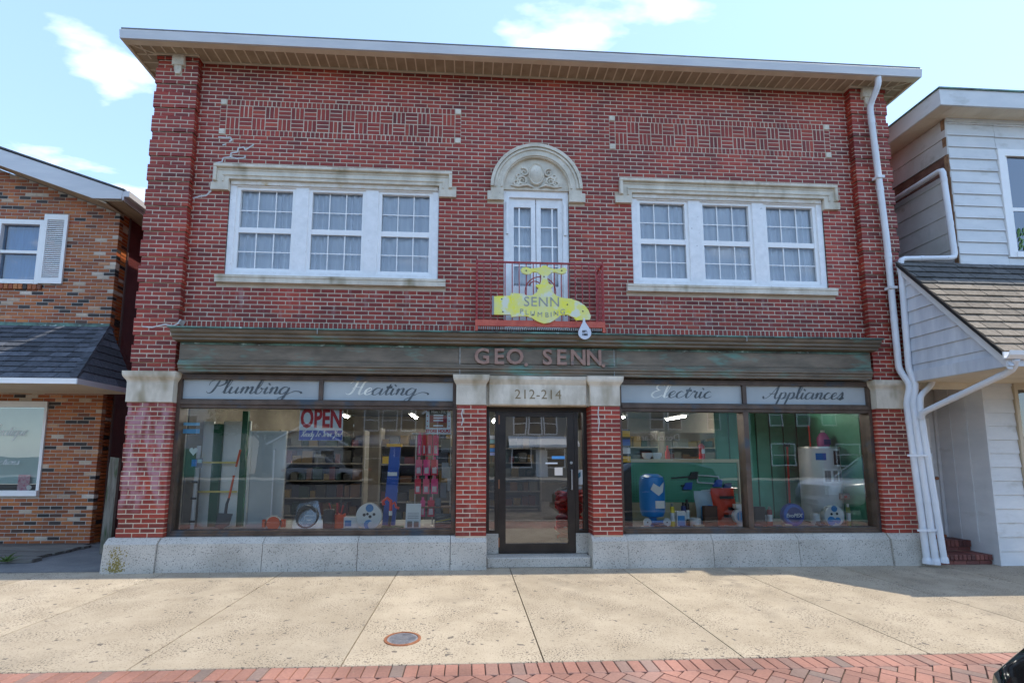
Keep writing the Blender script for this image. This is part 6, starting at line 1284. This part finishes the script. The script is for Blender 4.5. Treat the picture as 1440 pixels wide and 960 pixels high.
# ================================================================== CARS
def car(name, label, loc, rz, paint, kind='suv', group=None):
    root = bpy.data.objects.new(name, None); COL.objects.link(root); ORG[root.name] = Vector((0, 0, 0)); tag(root, label, 'car' if kind != 'pickup' else 'pickup truck', group)
    Lh, hw = (2.35, .94) if kind == 'suv' else (2.75, 1.0); up_ = .0 if kind == 'suv' else .14
    # lower body: stations (x, z bottom, z top, half width); front is +x
    if kind == 'suv': ST = [(-2.33, .55, .80, .70), (-2.25, .42, 1.02, .86), (-1.9, .30, 1.08, .93), (-1.2, .26, 1.06, .94), (0, .25, 1.04, .95), (.8, .26, 1.03, .94), (1.1, .27, 1.00, .94), (1.6, .28, .95, .93), (2.0, .30, .90, .90), (2.22, .34, .82, .82), (2.33, .42, .70, .66)]
    else: ST = [(-2.75, .6, 1.10, .92), (-2.6, .5, 1.14, .98), (-1.0, .44, 1.14, .99), (-.9, .42, 1.16, 1.0), (.9, .42, 1.16, 1.0), (1.3, .42, 1.16, .99), (2.0, .44, 1.14, .98), (2.5, .46, 1.11, .95), (2.68, .5, 1.0, .9), (2.75, .6, .9, .84)]
    q = MB(); sec = [(0, 0), (.80, 0), (.95, .12), (1.0, .35), (1.0, .62), (.97, .82), (.90, .94), (.72, 1.0), (0, 1.02)]; n = len(sec)*2-2
    for x, zb, zt, w in ST:
        half = [(a*w, zb+(zt-zb)*b) for a, b in sec]; ringp = half+[(-y, z) for y, z in half[-2:0:-1]]; q.v += [(x, y, z) for y, z in ringp]
    for i in range(len(ST)-1): q.f += [(i*n+k, i*n+(k+1) % n, (i+1)*n+(k+1) % n, (i+1)*n+k) for k in range(n)]
    q.f += [tuple(range(n-1, -1, -1)), tuple((len(ST)-1)*n+k for k in range(n))]
    body = q.build('body', paint, root, smooth=True); fix_normals(body)
    if kind == 'suv': G = [(-2.05, 1.04, 1.05, .84, .80), (-1.75, 1.04, 1.50, .88, .68), (-1.3, 1.04, 1.64, .88, .66), (-.2, 1.02, 1.68, .88, .66), (.35, 1.02, 1.62, .88, .65), (1.15, 1.0, 1.01, .86, .80)]
    else: G = [(-.95, 1.12, 1.14, .9, .86), (-.85, 1.12, 1.84, .92, .74), (.3, 1.12, 1.88, .92, .74), (.75, 1.12, 1.80, .92, .72), (1.45, 1.12, 1.15, .9, .86)]
    q = MB()
    for x, zb, zt, wb, wt in G: q.v += [(x, -wb, zb), (x, -wt, zt-.05), (x, -wt+.12, zt), (x, wt-.12, zt), (x, wt, zt-.05), (x, wb, zb)]
    for i in range(len(G)-1): q.f += [(i*6+k, i*6+k+1, i*6+7+k, i*6+6+k) for k in range(5)]
    gl = q.build('glasshouse', mat('car_glass', (.02, .024, .028), rough=.05, spec=.9), root, smooth=True); fix_normals(gl)
    q = MB()
    for x, zb, zt, wb, wt in G[1:-1]: q.v += [(x, -wt-.012, zt-.075), (x, -wt+.10, zt+.006), (x, 0, zt+.02), (x, wt-.10, zt+.006), (x, wt+.012, zt-.075)]
    for i in range(len(G)-3): q.f += [(i*5+k, i*5+k+1, i*5+6+k, i*5+5+k) for k in range(4)]
    fix_normals(q.build('roof', paint, root, smooth=True))
    for s in (-1, 1):
        for i in (1, 2 if kind == 'suv' else 1, 3):
            if i < len(G)-1: x, zb, zt, wb, wt = G[i]; q = MB(); q.tube([(x, s*(wb+.004), zb), (x, s*(wt+.008), zt-.06)], .035, 6); q.build('pillar', paint if i != 2 else M_BLACK, root)
        x, zb, zt, wb, wt = G[-2]; x2, zb2, zt2, wb2, wt2 = G[-1]; q = MB(); q.tube([(x, s*(wt+.005), zt-.05), (x2, s*(wt2+.02), zt2)], .035, 6); q.build('pillar', paint, root)
        m_ = MB(); m_.bbox(.78, .98, s*1.0-.09, s*1.0+.09, 1.05+up_, 1.20+up_, b=.03); m_.build('wing_mirror', paint, root)
        for dx in (-.95, .1): 
            h = BX('door_handle', M_ALU, root, dx, dx+.18, s*(hw+.0)-.012+.0, s*hw+.022, .86+up_, .89+up_)
        BX('sill_trim', M_ALU, root, -1.3, 1.2, s*hw-.01, s*(hw)+.018, .36+up_, .40+up_)
        for wx in ((-1.42, 1.45) if kind == 'suv' else (-1.75, 1.75)):
            a = MB(); a.lathe((wx, s*(hw-.13), .36), [(.42, 0), (.42, .145)] if s > 0 else [(.42, -.145), (.42, 0)], 24, 'y'); a.build('wheel_arch', M_BLACK, root)
            w = MB(); y0 = s*(hw-.22); w.lathe((wx, y0, .36), [(.24, 0), (.34, .0), (.36, .03), (.36, .19), (.34, .235), (.24, .235)] if s > 0 else [(.24, -.235), (.34, -.235), (.36, -.19), (.36, -.03), (.34, 0), (.24, 0)], 26, 'y'); wo = w.build('wheel', mat('tyre', (.02, .02, .021), rough=.85), root, smooth=True)
            r_ = MB(); r_.lathe((wx, s*(hw+.0), .36), [(.24, -.03), (.235, .0), (.06, .012)] if s > 0 else [(.06, -.012), (.235, 0), (.24, .03)], 24, 'y'); ro = r_.build('rim', M_ALU, wo)
            for k in range(5):
                an = k*2*math.pi/5; sp_ = MB(); sp_.tube([(wx+math.cos(an+.6)*.05, s*(hw+.012), .36+math.sin(an+.6)*.05), (wx+math.cos(an+.6)*.21, s*(hw+.004), .36+math.sin(an+.6)*.21)], .025, 4); sp_.build('spoke_gap', M_BLACK, wo)
        fx = ST[-2][0]; BX('headlight', mat('headlight_glass', (.10, .105, .11), rough=.05, spec=.9), root, fx-.2, fx+.0, *sorted((s*.50, s*.76)), .66+up_*1.6, .74+up_*1.6, bev=.035)
        BX('tail_light', mat('tail_red', (.45, .02, .02), rough=.2), root, ST[0][0]+.0, ST[0][0]+.2, *sorted((s*.60, s*.88)), .82+up_, .98+up_, bev=.02)
    fx = ST[-1][0]
    gz_ = (.46, .72) if kind == 'suv' else (.68, .98)
    g = BX('grille', M_BLACK, root, fx-.08, fx+.02, -.5, .5, *gz_, bev=.01)
    for k in range(7): BX('grille_bar', M_ALU if kind != 'suv' else M_STEEL, g, fx+.0205, fx+.032, -.48, .48, gz_[0]+.02+k*(gz_[1]-gz_[0])/7, gz_[0]+.033+k*(gz_[1]-gz_[0])/7)
    BX('bumper', M_BLACK if kind == 'suv' else M_ALU, root, fx-.15, fx+.05, -.78, .78, .30+up_, .44+up_, bev=.03); BX('number_plate', C('plate_dark', 60, 62, 66), root, fx+.051, fx+.06, -.16, .16, .33+up_, .43+up_)
    BX('rear_bumper', M_BLACK, root, ST[0][0]-.06, ST[0][0]+.1, -.8, .8, .36+up_, .52+up_, bev=.03); BX('under_tray', M_BLACK, root, ST[0][0]+.2, fx-.2, -.7, .7, .2+up_, .3+up_)
    root.location = loc; root.rotation_euler = (0, 0, rz)
    return root
def paint(name, r, g, b, rough=.18): return mat(name, srgb(r, g, b), rough=rough, spec=.6, metal=.15)
RZ = -.15
car('parked_car', 'glossy black car parked at the kerb in front of the store', (3.72, -5.78, RZ), math.pi, paint('black_paint', 14, 14, 17, .1))
car('pickup_truck', 'white pickup truck parked at the kerb beyond the black car', (11.6, -5.85, RZ), math.pi, paint('white_paint', 225, 226, 228), 'pickup')
car('parked_car', 'silver grey sport utility car parked across the street', (-10.3, -23.9, RZ), 0, paint('silver_paint', 150, 152, 155, .25))
car('parked_car', 'dark blue sport utility car parked across the street behind a silver one', (-5.0, -23.9, RZ), 0, paint('navy_paint', 20, 22, 30))

# ================================================================== ACROSS THE STREET (seen in the shop glass)
def house(name, label, x0, x1, h, y, wallm, roofm, gable, windows, door=None, roof_h=2.0, awning=None):
    t = thing(name, label, 'building', ((x0+x1)/2, y, 0)); D = 9; yb = y-D
    BX('wall', wallm, t, x0, x1, yb, y, 0, h)
    k = 0; z = .3
    while z < h-.1: BX('clapboard', wallm, t, x0-.01, x1+.01, y, y+.02, z, z+.22); z += .30
    if gable:
        q = MB(); q.v = [(x0-.4, y+.4, h-.15), (x1+.4, y+.4, h-.15), ((x0+x1)/2, y+.4, h+roof_h), (x0-.4, yb, h-.15), (x1+.4, yb, h-.15), ((x0+x1)/2, yb, h+roof_h)]; q.f = [(0, 2, 5, 3), (1, 4, 5, 2)]; rf = q.build('roof', roofm, t)
        q = MB(); q.v = [(x0, y, h), (x1, y, h), ((x0+x1)/2, y, h+roof_h*.93)]; q.f = [(0, 1, 2)]; q.build('gable_wall', wallm, t)
        for s in (-1, 1):
            xe = (x0-.4) if s < 0 else (x1+.4); q = MB(); q.tube([(xe, y+.41, h-.18), ((x0+x1)/2, y+.41, h+roof_h-.03)], .09, 4); q.build('rake_board', M_VINYL, t)
    else: BX('roof', roofm, t, x0-.3, x1+.3, yb, y+.4, h, h+.3); BX('eave_board', M_VINYL, t, x0-.3, x1+.3, y+.401, y+.43, h-.02, h+.22)
    for (wx, wz, ww, wh) in windows:
        f = BX('window', M_VINYL, t, wx-.09, wx+ww+.09, y+.021, y+.06, wz-.09, wz+wh+.09); BX('pane', mat('far_glass', (.02, .025, .03), rough=.05, spec=.8), f, wx, wx+ww, y+.061, y+.066, wz, wz+wh); BX('sash_bar', M_VINYL, f, wx, wx+ww, y+.0665, y+.08, wz+wh/2-.03, wz+wh/2+.03)
    if door: dx, dw, m = door; d = BX('door', m, t, dx, dx+dw, y+.021, y+.07, 0, 2.1); BX('handle', M_ALU, d, dx+dw-.12, dx+dw-.07, y+.071, y+.11, 1.0, 1.1)
    if awning:
        ax0, ax1, az, m = awning; q = MB(); q.v = [(ax0, y+.03, az+.7), (ax1, y+.03, az+.7), (ax1, y+1.3, az), (ax0, y+1.3, az), (ax1, y+1.3, az-.2), (ax0, y+1.3, az-.2)]; q.f = [(0, 1, 2, 3), (3, 2, 4, 5)]; q.build('awning', m, t)
    return t
W_ = lambda n, r, g, b: mat(n, srgb(r, g, b), tuple(c*1.15 for c in srgb(r, g, b)), scale=1.5, rough=.8)
HY = -29.5
house('gabled_house', 'white gabled clapboard house across the street beside a leafy tree', -25.5, -20.2, 5.2, HY, W_('hw1', 205, 205, 200), M_SHING_G, True, [(-24.3, 3.2, .9, 1.4), (-22.4, 3.2, .9, 1.4), (-24.3, .9, .9, 1.4)], (-22.3, .95, M_TEAL))
house('low_garage', 'low pale gabled garage across the street', -15.8, -10.6, 2.6, HY, W_('hw2', 200, 198, 190), M_SHING_T, True, [(-12.2, .9, .9, 1.1)], (-15.0, 2.4, M_VINYL), 1.5)
house('bay_shop', 'brown shop across the street with three dark upstairs windows and a grey awning', -9.8, -4.6, 5.8, HY, W_('hw3', 120, 105, 88), M_SHING_G, False, [(-9.0, 3.6, 1.0, 1.5), (-7.6, 3.6, 1.0, 1.5), (-6.2, 3.6, 1.0, 1.5), (-8.9, .6, 2.2, 1.6)], (-6.2, .95, M_BLACK), awning=(-9.6, -4.8, 2.5, W_('awn', 110, 115, 125)))
house('tan_house', 'tan gabled house across the street beside the brown shop', -4.2, 1.2, 5.0, HY, W_('hw4', 165, 150, 120), M_SHING_D, True, [(-3.4, 3.1, .9, 1.4), (-1.8, 3.1, .9, 1.4), (-.4, 3.1, .9, 1.4), (-3.4, .8, 1.6, 1.3)], (-.6, .95, M_VINYL), 2.2)
house('porch_house', 'grey house across the street with white door and blue framed windows', 1.7, 7.6, 5.6, HY, W_('hw5', 120, 122, 118), M_SHING_D, False, [(2.5, 3.4, .9, 1.5), (3.7, 3.4, .9, 1.5), (4.9, 3.4, .9, 1.5), (2.4, .8, 1.4, 1.4), (5.0, .8, 1.4, 1.4)], (4.2, .9, M_VINYL), awning=(2, 7.4, 2.5, M_VINYL))
dn = house('dental_office', 'pale green and stone dental office across the street with bay windows', 8.1, 21.5, 6.2, HY, W_('hw6', 150, 172, 162), M_SHING_G, False, [(9.0, 3.8, 1.0, 1.6), (10.4, 3.8, 1.0, 1.6), (13.4, 3.8, 1.0, 1.6), (14.8, 3.8, 1.0, 1.6), (18, 3.8, 1.0, 1.6), (9.0, .7, 2.4, 1.6), (15.0, .7, 2.4, 1.6)], (12.4, 1.0, M_BLACK))
BX('sign_board', W_('signb', 95, 100, 92), dn, 10.6, 17.2, HY+.08, HY+.12, 2.75, 3.45); q = MB(); text_mesh(q, 'DentalCare', .75, 0, 0, 0, depth=.03, frame=((13.9, HY+.125, 3.1), (-1, 0, 0), (0, 0, 1), (0, 1, 0))); q.build('lettering', M_VINYL, dn)
house('added_row_house', 'added dark red brick row house hiding reflected sky past the dental office', 22.0, 33.0, 6.8, HY, W_('hw7', 105, 62, 52), M_SHING_D, False, [(23.2, 4.2, 1.0, 1.6), (25.4, 4.2, 1.0, 1.6), (27.6, 4.2, 1.0, 1.6), (23.2, 1.0, 1.8, 1.6), (28.6, 1.0, 1.8, 1.6)], (26.4, 1.0, M_GREENP))  # unseen house, added so the right shop glass reflects less pale sky
house('added_barn', 'added dark weathered barn hiding reflected sky behind the leafy street tree', -21.5, -14.5, 6.0, -40, W_('hw8', 70, 66, 58), M_SHING_D, True, [(-19, 3, 1, 1.3)], (-17, 2.2, M_DARKIN), 2.6)  # unseen dark building, added to block sky in the left window's reflection
# leafy tree behind the garage
def tree(x, y, h, label, n=7500, r=3.4, group=None):
    t = thing('street_tree', label, 'tree', (x, y, 0), group); M_BARK = mat('bark', (.06, .045, .03), (.11, .085, .06), scale=6, rough=.95); rnd = random.Random(int(x*10)); q = MB(); q.tube([(x, y, -.2), (x+.1, y, h*.25), (x-.1, y+.1, h*.5), (x, y, h*.75)], [.28, .22, .16, .07], 8); cl = []
    for k in range(9):
        a = k*2.4; z = h*(.22+.065*k); e = Vector((x+math.cos(a)*r*.7, y+math.sin(a)*r*.7, z+h*.2)); q.tube([(x, y, z), ((x+e.x)/2, (y+e.y)/2, z+h*.13), e], [.10, .06, .025], 6); cl += [(e, r*.45), ((Vector((x, y, z+h*.15))+e)/2, r*.42)]
    cl.append((Vector((x, y, h*.92)), r*.5)); q.build('trunk', M_BARK, t, smooth=True); q = MB()
    for i in range(n):
        c, rr = rnd.choice(cl); d = Vector((rnd.gauss(0, 1), rnd.gauss(0, 1), rnd.gauss(0, .8))).normalized()*rr*rnd.uniform(.35, 1.05); p = c+d; s = rnd.uniform(.16, .32); u = Vector((rnd.gauss(0, 1), rnd.gauss(0, 1), rnd.gauss(0, 1))).normalized(); v = u.orthogonal().normalized(); q.add([p-u*s, p+v*s*.5, p+u*s, p-v*s*.5], [(0, 1, 2, 3)])
    q.build('crown', mat('leaves', (.035, .07, .015), (.08, .13, .03), scale=3, rough=.7, island=.35), t)
for tx, tr in ((-34, 4.2), (-29, 3.8), (30, 4), (36, 4.2), (-14, 3.6), (-2, 3.2), (4.5, 3.4)): tree(tx, -41, 11.5, 'tall leafy tree added behind the houses across the street to hide sky', 2600, tr, 'added trees behind the far houses')  # row added to keep low bright sky out of the reflections
tree(-17.6, -31.5, 9.5, 'broad leafy tree across the street between the white house and the garage'); tree(36.5, -30, 8.5, 'leafy tree across the street past the dental office', 3500, 2.8)
